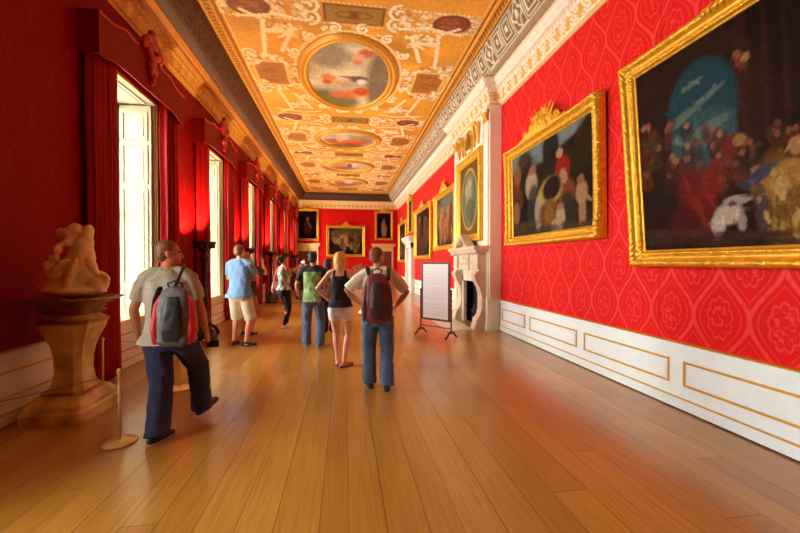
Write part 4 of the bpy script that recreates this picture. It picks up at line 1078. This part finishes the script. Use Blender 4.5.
t = empty('statue', (-2.78, 4.3, 1.203), 0, 'polished amber stone sculpture of huddled figures, on the waisted pedestal', 'statue')
bm = bmesh.new(); S = .0101
def sp(px, py, rx, ry, dy=0, a=0, ry2=None):
    ell(bm, ((px - 70) * S * .8, dy * .85, (293 - py) * S), (rx * S * .8, (ry2 or min(rx, ry) * 1.1) * S * .85, ry * S), Matrix.Rotation(a, 3, 'Y'), 20)
sp(72, 288, 35, 6, 0, 0, 24); sp(60, 282, 24, 10, -.02, 0, 16); sp(92, 280, 16, 11, .05); sp(74, 270, 22, 16, 0, 0, 14); sp(78, 256, 16, 17, 0, .3, 13); sp(82, 244, 10, 12)
sp(66, 231, 10, 8, -.02, .2); sp(73, 226, 9, 8); sp(84, 230, 7, 11, .03, .3); sp(88, 236, 4, 9, .02, -.2); sp(60, 229, 5, 5, -.05)
sp(62, 246, 5, 5, -.14); sp(59, 254, 6, 4, -.15); sp(52, 262, 6, 6, -.12); sp(56, 270, 11, 6, -.12, -.2); sp(42, 273, 4, 9, -.05, .2); sp(45, 284, 9, 8, -.05)
sp(80, 266, 4, 13, -.17, .35); sp(75, 279, 4, 7, -.18, .3); sp(98, 272, 12, 5, .02, .3); sp(106, 276, 6, 4, .02, -.3); sp(93, 260, 5, 13, -.04, -.5); sp(66, 262, 5, 10, -.16, .8); sp(60, 286, 14, 5, -.18)
sp(64, 241, 4, 3, -.12); sp(70, 238, 5, 5, -.08); sp(101, 286, 9, 5, -.06)
o = obj('stone_figures', bm, mat('amber_stone', (238, 220, 158), .28, var=.12, vscale=7, coat=.3), t, True); remesh(o, .009, 2, .01, .05)

# bust far away
t = empty('bust_pedestal', (-2.3, 21.5, 0), 0, 'dark slim pedestal holding a pale bust, left side near the far doorway', 'pedestal')
bm = bmesh.new(); loft(bm, [(0, 0, 0, .22, .22), (0, 0, .12, .22, .22), (0, 0, .16, .15, .15), (0, 0, .95, .13, .13), (0, 0, 1.0, .2, .2), (0, 0, 1.05, .2, .2)], 24, 6); obj('shaft', bm, M_DARKW, t)
o_b = bmesh.new(); lathe(o_b, [(.1, 0), (.1, .05), (.05, .1), (.06, .16)], 14); ell(o_b, (0, 0, .3), (.2, .12, .16)); ell(o_b, (0, -.01, .42), (.06, .06, .1)); ell(o_b, (0, -.03, .56), (.08, .1, .12)); ell(o_b, (0, -.12, .55), (.02, .03, .03))
t = empty('bust', (-2.3, 21.5, 1.05), 0, 'pale stone portrait bust on a dark pedestal, far left', 'bust'); o = obj('stone_head_and_shoulders', o_b, mat('pale_stone', (226, 206, 168), .5), t, True); remesh(o, .015, 2)

# ------------------------------------------------------------------ rope barrier
S_POS = [(-1.92, 3.50, 'nearest, left of the backpacker in grey', .64), (-2.92, 5.0, 'beside the pedestal, in front of the nearest curtain', .60), (-2.0, 4.89, 'partly hidden behind the legs of the backpacker in grey', .60), (-2.72, 2.55, 'just left of the picture edge', .64)]
st0 = None; POSTS = []
for k, (x, y, lb, h) in enumerate(S_POS):
    if st0 is None:
        st0 = s = empty('barrier_post', (x, y, 0))
        bm = bmesh.new(); lathe(bm, [(0.0, 0), (.125, 0), (.13, .008), (.125, .018), (.06, .026), (.02, .034)], 32); obj('base_disc', bm, M_BRASS, s, True)
        bm = bmesh.new(); lathe(bm, [(.011, .03), (.011, .6)], 14); obj('rod', bm, M_BRASS, s, True)
        bm = bmesh.new(); ell(bm, (0, 0, .622), .02); lathe(bm, [(.016, .59), (.018, .6), (.014, .612)], 12); obj('finial', bm, M_BRASS, s, True)
    else:
        s = st0.copy(); COL.objects.link(s); s.location = (x, y, 0)
        for ch in st0.children: c = ch.copy(); COL.objects.link(c); c.parent = s
    POSTS.append(s)
    tag(s, 'slim brass barrier post, ' + lb, 'barrier post', 'brass barrier posts')
for (a, b), lb in (((0, 3), 'thin dark cord from the nearest brass post across the pedestal'), ((1, 2), 'thin dark cord between the two far brass posts')):
    sp_ = POSTS[a]; p, q = Vector((0, 0, .6)), Vector((S_POS[b][0] - S_POS[a][0], S_POS[b][1] - S_POS[a][1], .6)); bm = bmesh.new()
    tube(bm, [p.lerp(q, i / 14) + Vector((0, 0, -.02 * (1 - (2 * i / 14 - 1) ** 2))) for i in range(15)], .0028, 6)
    o = obj('cord', bm, mat('cord', (84, 60, 50), .7), sp_, True)

# ------------------------------------------------------------------ people
V3 = Vector
def ik(a, b, l1, l2, pole):
    d = b - a; D = min(d.length, l1 + l2 - .002); dn = d.normalized(); b = a + dn * D
    x = (l1 * l1 - l2 * l2 + D * D) / (2 * D); h = math.sqrt(max(l1 * l1 - x * x, 0)); p = V3(pole); p = (p - dn * p.dot(dn)).normalized()
    return a + dn * x + p * h, b
def hand(bm, wr, d, nrm, side, curl):
    """palm, four fingers and a thumb; d along the hand, nrm out of the palm, side towards the thumb"""
    d = d.normalized(); nrm = (nrm - d * nrm.dot(d)).normalized(); sd = d.cross(nrm).normalized() * side
    tube(bm, [wr - d * .01, wr + d * .03, wr + d * .075], [.026, .036, .038], 12, sx=.45, side=tuple(nrm))
    for k, (o, L) in enumerate(((.030, .070), (.010, .078), (-.010, .072), (-.029, .058))):
        p = wr + d * .078 + sd * o; a = curl * (.5 + .08 * k)
        q1 = p + (d * math.cos(a) + nrm * math.sin(a)) * L * .45; a2 = a + curl * .9; q2 = q1 + (d * math.cos(a2) + nrm * math.sin(a2)) * L * .32; a3 = a2 + curl * .6; q3 = q2 + (d * math.cos(a3) + nrm * math.sin(a3)) * L * .22
        tube(bm, [p - d * .02, p, q1, q2, q3], [.010, .0098, .0092, .0086, .0078], 8)
    p = wr + d * .025 + sd * .03; q = p + (d * .6 + sd * .7 + nrm * .3).normalized() * .035; r = q + (d * .85 + sd * .2 + nrm * (.3 + curl * .4)).normalized() * .032
    tube(bm, [p - sd * .015, p, q, r], [.014, .0135, .0115, .0095], 8)

SKIN = {'pink': (222, 158, 124), 'tan': (196, 128, 86), 'light': (232, 172, 136)}
def person(label, loc, yaw, H, fem=False, skin='pink', hair=((60, 36, 22), 'short'), head=(0, 0), lean=(0, 0), feet=None, arms=None,
           top=((180, 170, 150), 'tee'), legs=((40, 50, 80), 'trousers'), shoes=(40, 36, 40), sole=(210, 200, 190), vox=.008, bag=1.0):
    sfem = .92 if fem else 1.0
    t = empty('person', loc, yaw, label, 'person'); k = H / 1.76; t.scale = (k, k, k)
    ms = mat('skin_' + skin, SKIN[skin], .5, var=.04, vscale=5, spec=.35)
    def L(x, y, z):   # lean of the upper body
        q = max(0, z - .92); return V3((x + lean[0] * q, y + lean[1] * q, z))
    shx = .185 * sfem
    S_ = {s: L(s * shx, -.005, 1.425) for s in (-1, 1)}
    feet = feet or {-1: (-.1, 0, .085, 0, 0), 1: (.1, 0, .085, 0, 0)}   # x, y, z ankle, toe yaw, toe pitch
    arms = arms or {}
    body = bmesh.new(); LEG = {}; ARM = {}
    hipx = .092
    for s in (-1, 1):
        x, y, z, ty, tp = feet[s]; hip = V3((s * hipx, 0, .90)); ank = V3((x, y, z))
        knee, ank = ik(hip, ank, .425, .415, (s * .08 + math.sin(-ty) * .5, 1, 0)); LEG[s] = (hip, knee, ank, ty, tp)
        w = 1.04 if fem else 1.0
        tube(body, [hip, hip.lerp(knee, .4), knee, knee.lerp(ank, .3) + V3((0, -.012, 0)), knee.lerp(ank, .7), ank + V3((0, 0, -.03))], [.088 * w, .078 * w, .054, .056, .04, .036], 16)
        fd = V3((math.sin(-ty) * math.cos(tp), math.cos(ty) * math.cos(tp), math.sin(tp)))
        tube(body, [ank + V3((0, -.02, -.045)), ank + fd * .12 + V3((0, 0, -.055))], [.03, .028], 10)
        a = arms.get(s, {}); wr = V3(a.get('w', (s * .26, .02, .86))); pole = a.get('p', (s * .6, -1, 0))
        el, wr = ik(S_[s], wr, .285, .255, pole); ARM[s] = (el, wr, a)
        q = .86 if fem else 1.0
        tube(body, [S_[s] + V3((-s * .03, 0, 0)), S_[s], S_[s].lerp(el, .4), el, el.lerp(wr, .3), wr], [.05 * q, .054 * q, .046 * q, .039 * q, .04 * q, .026 * q], 14)
        d = V3(a['d']) if 'd' in a else (wr - el)
        hand(body, wr, d, V3(a.get('n', (-s, .2, 0))), a.get('t', s) , a.get('c', .5))
    f = fem
    rings = [(.80, .12, .09, 0), (.86, .158, .115, -.01), (.94, .172 if f else .165, .12, -.01), (1.04, .142 if f else .152, .105, 0), (1.12, .128 if f else .15, .10, .005), (1.22, .142 if f else .162, .11, .005), (1.32, .155 if f else .178, .118, .0), (1.40, .15 if f else .17, .10, -.008), (1.455, .10, .075, -.01), (1.49, .062, .06, 0)]
    loft(body, [(*L(0, yo, z)[:2], z, rx, ry) for z, rx, ry, yo in rings], 24, 2.3)
    for s in (-1, 1): ell(body, (s * .075, -.065, .88), (.085, .075, .09))
    if fem:
        for s in (-1, 1): ell(body, L(s * .068, .095, 1.29), (.06, .05, .06))
    for s in (-1, 1): tube(body, [L(s * .03, -.01, 1.50), L(s * .11, -.012, 1.465), S_[s]], [.04, .043, .05], 10)
    nb = L(0, -.01, 1.47); tube(body, [nb, nb + V3((0, .015, .10))], .054 if not fem else .046, 14)
    # head
    hc = nb + V3((0, .01, .06)); R = Matrix.Rotation(-head[0], 3, 'Z') @ Matrix.Rotation(head[1], 3, 'X')
    def Hd(x, y, z): return hc + R @ V3((x, y, z))
    def he(bm, x, y, z, r, rot=None): ell(bm, Hd(x, y, z), r, R @ rot if rot else R, 18)
    he(body, 0, .0, .145, (.074, .094, .092)); he(body, 0, .025, .08, (.06, .072, .075)); he(body, 0, .075, .045, (.028, .026, .022)); he(body, 0, .06, .115, (.055, .04, .05))
    tube(body, [Hd(0, .088, .13), Hd(0, .112, .092)], [.010, .014], 8); he(body, 0, .088, .068, (.024, .014, .008)); he(body, 0, .086, .057, (.02, .013, .008)); he(body, 0, .086, .15, (.05, .012, .01))
    for s in (-1, 1): he(body, s * .077, -.005, .11, (.010, .02, .032), Matrix.Rotation(.15, 3, 'X')); he(body, s * .04, .07, .09, (.022, .02, .02))
    ob = obj('body', body, ms, t, True); remesh(ob, vox, 1)
    eb = bmesh.new()
    for s in (-1, 1): ell(eb, Hd(s * .031, .087, .128), .0105, None, 10)
    obj('eyes', eb, mat('eye_dark', (50, 36, 28), .2), t, True)
    # hair
    hcol, hstyle = hair; hb = bmesh.new()
    he(hb, 0, -.014, .158, (.080, .096, .090)); he(hb, 0, -.045, .115, (.074, .062, .075))
    if hstyle == 'bob':
        he(hb, 0, -.03, .11, (.09, .085, .12)); he(hb, 0, -.05, .04, (.08, .055, .09)); he(hb, 0, .02, .2, (.075, .08, .05))
        for s in (-1, 1): he(hb, s * .07, .01, .09, (.025, .045, .085))
    if hstyle == 'tail':
        he(hb, 0, -.11, .17, (.04, .04, .045)); tube(hb, [Hd(0, -.12, .16), Hd(0, -.17, .09), Hd(0, -.16, -.02)], [.028, .034, .012], 10)
    if hstyle == 'full': he(hb, 0, .01, .2, (.08, .085, .05)); he(hb, 0, -.03, .17, (.086, .1, .085))
    o = obj('hair', hb, mat('hair_%d_%d_%d' % hcol, hcol, .55, var=.25, vscale=40), t, True); remesh(o, .007, 1, .012 if hstyle != 'cropped' else .004, .03)
    # top
    col, kind = top; mt = mat('top_%d_%d_%d' % tuple(col), col, .85, var=.06, vscale=9) if not isinstance(kind, bpy.types.Material) else kind
    tb = bmesh.new(); e = .02
    if kind == 'tank':
        rr = [r for r in rings if .93 < r[0] < 1.36] ; rr = [(.93, .186, .165, -.01)] + rr + [(1.395, .12, .094, -.005)]
        loft(tb, [(*L(0, yo, z)[:2], z, rx + e * .8, ry + e + (.03 if z < 1.0 else 0)) for z, rx, ry, yo in rr], 24, 2.3)
        for s in (-1, 1): tube(tb, [L(s * .09, -.09, 1.36), L(s * .085, -.065, 1.47), L(s * .085, .0, 1.50), L(s * .09, .09, 1.38)], .022, 8)
        if fem:
            for s in (-1, 1): ell(tb, L(s * .068, .10, 1.29), (.07, .06, .07))
    else:
        lo = .86 if kind != 'tucked' else .95
        rr = [(lo, .212, .170, -.012)] + [r for r in rings if lo + .05 < r[0] < 1.47]
        loft(tb, [(*L(0, yo, z)[:2], z, rx + e + (.012 if z < 1.3 else 0), ry + e + (.032 if z < 1.0 else .01 if z < 1.1 else 0)) for z, rx, ry, yo in rr] + [(*L(0, -.005, 1.5)[:2], 1.50, .078, .074)], 24, 2.3)
        for s in (-1, 1):
            el, wr, a = ARM[s]; sh = S_[s]; fr = .72 if kind == 'tee' else .9
            tube(tb, [L(s * .06, -.01, 1.45), sh + V3((-s * .03, 0, .005)), sh.lerp(el, .25), sh.lerp(el, fr)], [.06, .073, .07, .069], 14, caps='flat')
            if kind == 'tee' or kind == 'tucked': tube(tb, [L(s * .03, -.01, 1.49), L(s * .12, -.012, 1.47), sh], [.05, .056, .065], 10)
    o = obj('shirt' if kind != 'tank' else 'tank_top', tb, mt, t, True); remesh(o, vox, 2, .022, .09)
    # legs
    col, kind = legs; ml = mat('legs_%d_%d_%d' % tuple(col), col, .85, var=.12, vscale=7); lb = bmesh.new()
    loft(lb, [(*L(0, -.01, 1.02)[:2], 1.02, .165 if not f else .155, .125), (0, -.01, .94, .182, .140), (0, -.01, .86, .182, .142), (0, -.005, .79, .14, .11)], 24, 2.2)
    for s in (-1, 1):
        hip, knee, ank, ty, tp = LEG[s]
        if kind == 'trousers': tube(lb, [hip, hip.lerp(knee, .4), knee, knee.lerp(ank, .5), ank + V3((0, 0, -.035))], [.110 * bag, .101 * bag, .088 * bag, .084 * bag, .086 * bag], 16, caps='flat')
        elif kind == 'leggings': tube(lb, [hip, hip.lerp(knee, .4), knee, knee.lerp(ank, .3), ank + V3((0, 0, .02))], [.102, .09, .064, .066, .05], 16, caps='flat')
        elif kind == 'shorts': tube(lb, [hip, hip.lerp(knee, .5), hip.lerp(knee, 1.06)], [.108, .105, .10], 16, caps='flat')
        else: tube(lb, [hip, hip.lerp(knee, .42)], [.108, .102], 16, caps='flat')
        if kind in ('trousers',): ell(lb, (s * .075, -.07, .88), (.088, .078, .09))
        else: ell(lb, (s * .078, -.075, .88), (.094, .08, .095))
    o = obj('trousers' if kind in ('trousers', 'leggings') else 'shorts', lb, ml, t, True); remesh(o, vox, 2, .026 if kind == 'trousers' else .008, .1)
    for s in (-1, 1):
        hip, knee, ank, ty, tp = LEG[s]; fd = V3((math.sin(-ty) * math.cos(tp), math.cos(ty) * math.cos(tp), math.sin(tp))); up = V3((0, 0, 1)) - fd * fd.z; up.normalize()
        sb = bmesh.new(); c0 = ank - up * .05
        tube(sb, [c0 - fd * .055, c0, c0 + fd * .08 - up * .004, c0 + fd * .15 - up * .012], [.036, .042, .042, .034], 14, sx=.85, side=tuple(up)); ell(sb, ank - up * .02, (.043, .045, .035))
        o = obj('shoe', sb, mat('shoe_%d_%d_%d' % tuple(shoes), shoes, .6), t, True); remesh(o, .007, 1)
        so = bmesh.new(); tube(so, [c0 - fd * .06 - up * .03, c0 + fd * .06 - up * .03, c0 + fd * .155 - up * .03], [.038, .044, .036], 14, sx=.22, side=tuple(up)); obj('sole', so, mat('sole_%d_%d_%d' % tuple(sole), sole, .6), o, True)
    t['_'] = 0; del t['_']
    return t, ARM, S_, hc

def pack(label, loc, yaw, c, size, main, side, dark, strap_pts, k=1.0, handle=True):
    t = empty('backpack', loc, yaw, label, 'backpack'); t.scale = (k, k, k); w, d, h = size; cx, cy, cz = c
    bm = bmesh.new(); loft(bm, [(cx, cy, cz - h / 2, w * .40, d * .38), (cx, cy - .01, cz - h * .42, w * .5, d * .5), (cx, cy - .015, cz, w * .5, d * .52), (cx, cy, cz + h * .3, w * .46, d * .42), (cx, cy + .01, cz + h * .44, w * .34, d * .3), (cx, cy + .015, cz + h * .5, w * .18, d * .18)], 24, 2.8)
    o = obj('main_bag', bm, mat('pack_%d_%d_%d' % main, main, .6, var=.15), t, True); remesh(o, .008, 2, .02, .08)
    bm = bmesh.new(); loft(bm, [(cx, cy - d * .42, cz - h * .42, w * .26, d * .16), (cx, cy - d * .5, cz - h * .2, w * .30, d * .22), (cx, cy - d * .48, cz + h * .1, w * .28, d * .2), (cx, cy - d * .34, cz + h * .34, w * .18, d * .14)], 20, 2.6); o = obj('front_pocket', bm, mat('packd_%d_%d_%d' % dark, dark, .5, var=.2), t, True); remesh(o, .008, 2, .012, .06)
    for s in (-1, 1):
        bm = bmesh.new(); loft(bm, [(cx + s * w * .44, cy - .01, cz - h * .45, w * .12, d * .36), (cx + s * w * .5, cy - .01, cz - h * .2, w * .14, d * .42), (cx + s * w * .44, cy, cz + h * .2, w * .12, d * .34), (cx + s * w * .34, cy, cz + h * .36, w * .08, d * .2)], 16, 2.5); obj('side_pocket', bm, mat('packs_%d_%d_%d' % side, side, .55), t, True)
    for pts in strap_pts:
        bm = bmesh.new(); tube(bm, pts, .028, 10, sx=.35); obj('shoulder_strap', bm, mat('packd_%d_%d_%d' % dark, dark, .5), t, True)
    if handle:
        bm = bmesh.new(); tube(bm, [(cx - .05, cy + .02, cz + h * .47), (cx - .055, cy, cz + h * .56), (cx, cy - .01, cz + h * .6), (cx + .055, cy, cz + h * .56), (cx + .05, cy + .02, cz + h * .47)], .010, 8); obj('grab_handle', bm, mat('packd_%d_%d_%d' % dark, dark, .5), t, True)
    return t

def held(name, label, cat, person_t, loc, build):
    """an object held by a person: top-level, placed in the world at the hand"""
    t = person_t
    M = Matrix.Translation(t.location) @ Matrix.Rotation(t.rotation_euler.z, 4, 'Z') @ Matrix.Scale(t.scale[0], 4)
    o = empty(name, M @ V3(loc), t.rotation_euler.z, label, cat); build(o); return o

# man in grey with the red and grey backpack, mid-stride
P1L, P1Y = (-1.57, 3.60, 0), .10
p1, *_ = person('man mid-stride in a grey t-shirt and loose navy trousers, seen from behind, nearest the camera', P1L, P1Y, 1.74, skin='tan', hair=((128, 82, 46), 'cropped'), head=(1.25, .02), lean=(.0, .03),
       feet={-1: (-.05, -.14, .09, -.5, 0), 1: (.20, .30, .15, -.6, .35)}, arms={-1: dict(w=(-.28, .10, .92), p=(-.6, -1, 0)), 1: dict(w=(.30, .12, .84), p=(.7, -1, 0), c=1.2)},
       top=((176, 166, 140), 'tee'), legs=((44, 50, 84), 'trousers'), shoes=(40, 36, 44), sole=(206, 196, 184), vox=.007, bag=1.12)
pack('grey and black backpack with bright red sides, slung on the striding man in grey', P1L, P1Y, (.13, -.24, 1.11), (.28, .17, .50), (96, 88, 86), (196, 24, 34), (34, 30, 32),
     [[(.10, -.17, 1.33), (.14, -.12, 1.47), (.14, -.03, 1.535), (.14, .09, 1.47), (.16, .13, 1.32), (.19, .05, 1.14), (.19, -.13, 1.0)], [(.0, -.20, 1.34), (-.04, -.17, 1.25), (-.06, -.16, 1.1), (.0, -.19, .92)]], 1.74 / 1.76)
def cam_b(o):
    obj('camera_body', boxes((-.055, .055, -.02, .02, -.035, .035), bevel=.006), M_BLACK, o); bm = bmesh.new(); tube(bm, [(0, .02, 0), (0, .055, 0)], .026, 16, caps='flat'); obj('lens', bm, M_BLACK, o, True)
held('camera', 'small black camera in the right hand of the striding man', 'camera', p1, (.32, .22, .77), cam_b)

# man with maroon backpack
P6L, P6Y = (.40, 4.56, 0), -.05
person('balding man in a cream shirt and blue jeans, hands at hips, seen from behind', P6L, P6Y, 1.73, skin='tan', hair=((118, 70, 38), 'cropped'), head=(.75, .12), feet={-1: (-.10, .06, .085, .15, 0), 1: (.11, -.06, .085, -.15, 0)},
       arms={-1: dict(w=(-.215, .04, 1.06), p=(-1, -.35, 0), d=(.5, .75, -.45), n=(.6, -.2, .4), c=.7), 1: dict(w=(.23, .10, 1.02), p=(1, -.5, 0), d=(-.3, .8, -.5), n=(-1, 0, 0), c=.7)}, top=((238, 226, 198), 'tucked'), legs=((78, 98, 128), 'trousers'), shoes=(34, 38, 56), sole=(60, 56, 60), vox=.007)
pack('bulky dark maroon backpack worn by the balding man in the cream shirt', P6L, P6Y, (-.02, -.25, 1.16), (.30, .22, .58), (112, 36, 32), (84, 30, 28), (60, 26, 24),
     [[(-.10, -.16, 1.38), (-.13, -.09, 1.5), (-.13, .0, 1.53), (-.13, .10, 1.44), (-.15, .14, 1.28), (-.17, .06, 1.08), (-.14, -.14, .98)], [(.12, -.16, 1.38), (.13, -.09, 1.5), (.13, .0, 1.53), (.13, .10, 1.44), (.15, .14, 1.28), (.17, .06, 1.08), (.14, -.14, .98)]], 1.73 / 1.76)
# woman in black tank
P5L = (-.07, 5.62, 0)
p5, *_ = person('blonde woman in black tank top, white shorts and sandals, left hand on hip', P5L, -.12, 1.70, fem=True, skin='light', hair=((222, 170, 88), 'bob'), head=(.45, .02), feet={-1: (-.05, .07, .085, .1, 0), 1: (.06, -.03, .085, -.7, 0)},
       arms={-1: dict(w=(-.19, .05, 1.02), p=(-1, -.3, .1), d=(.6, .6, -.5), n=(.6, -.2, .4), c=.7), 1: dict(w=(.17, .24, 1.20), p=(1, -.6, -.3), d=(.2, .8, .4), n=(-.6, 0, .6), c=.8)},
       top=((24, 20, 22), 'tank'), legs=((236, 226, 218), 'short shorts'), shoes=(214, 150, 116), sole=(70, 34, 30), vox=.007)
def paper_b(o):
    bm = bmesh.new()
    for q, (a, h) in enumerate(((-.25, .26), (.25, .24))):
        box(bm, -.002 + q * .004, .001 + q * .004, -.0, .17, -.02, h)
    o2 = obj('sheet', bm, mat('leaflet', (226, 206, 160), .6), o); o2.rotation_euler = (.35, 0, -.9)
held('leaflet', 'cream folded leaflet raised in the right hand of the blonde woman', 'leaflet', p5, (.24, .30, 1.28), paper_b)
bm = bmesh.new()
# green t-shirt man
P4L = (-.58, 6.97, 0)
p4, *_ = person('dark-haired man in green and black t-shirt and jeans, back to the camera', P4L, -.02, 1.73, skin='tan', hair=((26, 18, 16), 'full'), head=(.1, .05), feet={-1: (-.13, .05, .085, .2, 0), 1: (.12, -.04, .085, -.35, 0)},
       arms={-1: dict(w=(-.28, .14, .98), p=(-.5, -1, 0), c=1.0), 1: dict(w=(.25, .16, 1.02), p=(.7, -1, 0), c=.8)}, top=((118, 148, 84), 'tee'), legs=((84, 102, 128), 'trousers'), shoes=(120, 120, 124), sole=(180, 176, 170))
o = [c for c in p4.children if c.name.startswith('shirt')][0]
m = bpy.data.materials.new('green_black_shirt'); m.use_nodes = True; B_ = NB(m.node_tree); tc = B_.n('ShaderNodeTexCoord'); sp_ = B_.n('ShaderNodeSeparateXYZ'); m.node_tree.links.new(tc.outputs['Object'], sp_.inputs[0])
dark = B_.m('MAXIMUM', B_.m('GREATER_THAN', B_.m('ABSOLUTE', sp_.outputs[0]), .165), B_.m('GREATER_THAN', sp_.outputs[2], 1.405))
wv = B_.n('ShaderNodeTexNoise'); wv.inputs['Scale'].default_value = 9; m.node_tree.links.new(tc.outputs['Object'], wv.inputs['Vector'])
gcol = B_.mix(B_.ramp(wv.outputs['Fac'], .42, .6), (*lin((112, 140, 80)), 1), (*lin((146, 168, 104)), 1))
m.node_tree.links.new(B_.mix(dark, gcol, (*lin((30, 30, 28)), 1)), m.node_tree.nodes['Principled BSDF'].inputs['Base Color']); m.node_tree.nodes['Principled BSDF'].inputs['Roughness'].default_value = .85
o.data.materials[0] = m
def small_cam(o): cam_b(o)
held('camera', 'small camera hanging in the left hand of the man in green and black', 'camera', p4, (-.30, .2, .90), small_cam)
# short woman mostly hidden behind him
person('dark-haired person almost hidden behind the man in green and black', (-.36, 8.3, 0), -.3, 1.62, fem=True, skin='tan', hair=((36, 22, 18), 'bob'), head=(.6, 0), top=((120, 70, 50), 'tee'), legs=((50, 46, 56), 'trousers'), vox=.01)
# woman photographing
P3L = (-1.42, 9.08, 0)
p3, *_ = person('woman in green patterned tank top and black leggings, arms raised taking a photo', P3L, -.85, 1.72, fem=True, skin='tan', hair=((48, 28, 20), 'tail'), head=(.1, .08), lean=(0, -.03), feet={-1: (-.09, .12, .085, .2, 0), 1: (.11, -.08, .085, -.3, 0)},
       arms={-1: dict(w=(-.06, .46, 1.47), p=(-.7, 0, -1), d=(.1, .5, .8), n=(.8, .5, 0), c=.8), 1: dict(w=(.07, .46, 1.47), p=(.7, 0, -1), d=(-.1, .5, .8), n=(-.8, .5, 0), c=.8)}, top=((150, 170, 140), 'tank'), legs=((22, 18, 20), 'leggings'), shoes=(224, 214, 206), sole=(236, 230, 222))
o = [c for c in p3.children if c.name.startswith('tank_top')][0]
m = bpy.data.materials.new('green_print'); m.use_nodes = True; B_ = NB(m.node_tree); tc = B_.n('ShaderNodeTexCoord'); mp = B_.n('ShaderNodeMapping'); mp.inputs['Scale'].default_value = (16, 16, 6); m.node_tree.links.new(tc.outputs['Object'], mp.inputs[0])
wv = B_.n('ShaderNodeTexNoise'); wv.inputs['Scale'].default_value = 1.2; m.node_tree.links.new(mp.outputs[0], wv.inputs['Vector'])
m.node_tree.links.new(B_.mix(B_.ramp(wv.outputs['Fac'], .46, .54), (*lin((92, 130, 104)), 1), (*lin((216, 216, 190)), 1)), m.node_tree.nodes['Principled BSDF'].inputs['Base Color']); m.node_tree.nodes['Principled BSDF'].inputs['Roughness'].default_value = .85
o.data.materials[0] = m
def bag_b(o):
    bm = bmesh.new(); loft(bm, [(0, 0, -.16, .05, .12), (0, 0, -.05, .07, .15), (0, 0, .08, .055, .13), (0, 0, .13, .02, .12)], 20, 2.6); obj('bag_body', bm, mat('pale_pink_cloth', (222, 150, 150), .8, var=.1), o, True)
    bm = bmesh.new(); tube(bm, [(0, -.11, .1), (.04, -.07, .35), (.06, 0, .52), (.04, .07, .35), (0, .11, .1)], .012, 8); obj('bag_strap', bm, mat('pale_pink_cloth', (222, 150, 150), .8), o, True)
held('shoulder_bag', 'pale pink shoulder bag at the left hip of the woman in the green patterned top', 'bag', p3, (-.27, -.02, .98), bag_b)
def phone_b(o): obj('phone_body', boxes((-.07, .07, -.004, .004, -.035, .035), bevel=.003), mat('phone_case', (200, 190, 190), .3), o)
held('mobile_phone', 'pale phone held up by the woman in the green patterned top', 'phone', p3, (0, .53, 1.58), phone_b)
# man in blue
P2L = (-1.93, 7.26, 0)
person('tall man in blue t-shirt and pale khaki shorts, arms folded, standing by the windows', P2L, -.25, 1.87, skin='pink', hair=((120, 78, 44), 'cropped'), head=(.15, .05), feet={-1: (-.13, .03, .085, .1, 0), 1: (.13, -.04, .085, -.95, 0)},
       arms={-1: dict(w=(-.05, .24, 1.18), p=(-1, -.2, -.6), d=(1, .1, .1), n=(0, -1, 0)), 1: dict(w=(.05, .27, 1.15), p=(1, -.2, -.6), d=(-1, .1, .1), n=(0, -1, 0))}, top=((112, 146, 178), 'tee'), legs=((218, 200, 164), 'shorts'), shoes=(44, 34, 44), sole=(150, 130, 120))
p2b, *_ = person('person in grey with raised phone, half hidden behind the tall man in blue', (-2.04, 8.25, 0), -.5, 1.76, skin='light', hair=((176, 120, 60), 'cropped'), head=(-.1, .1), feet={-1: (-.1, 0, .085, 0, 0), 1: (.08, .02, .085, 0, 0)},
       arms={-1: dict(w=(-.12, .26, 1.2), p=(-1, -.3, -.6), d=(1, .2, .2), n=(0, -1, 0)), 1: dict(w=(.16, .28, 1.52), p=(.6, -.2, -1), d=(0, .2, 1), n=(-1, 0, 0), c=.8)}, top=((70, 66, 66), 'tee'), legs=((176, 120, 62), 'shorts'), vox=.009)
def phone_d(o): obj('phone_body', boxes((-.035, .035, -.004, .004, -.07, .07), bevel=.003), M_BLACK, o)
held('mobile_phone', 'dark phone held up by the half-hidden person in grey', 'phone', p2b, (.14, .33, 1.64), phone_d)
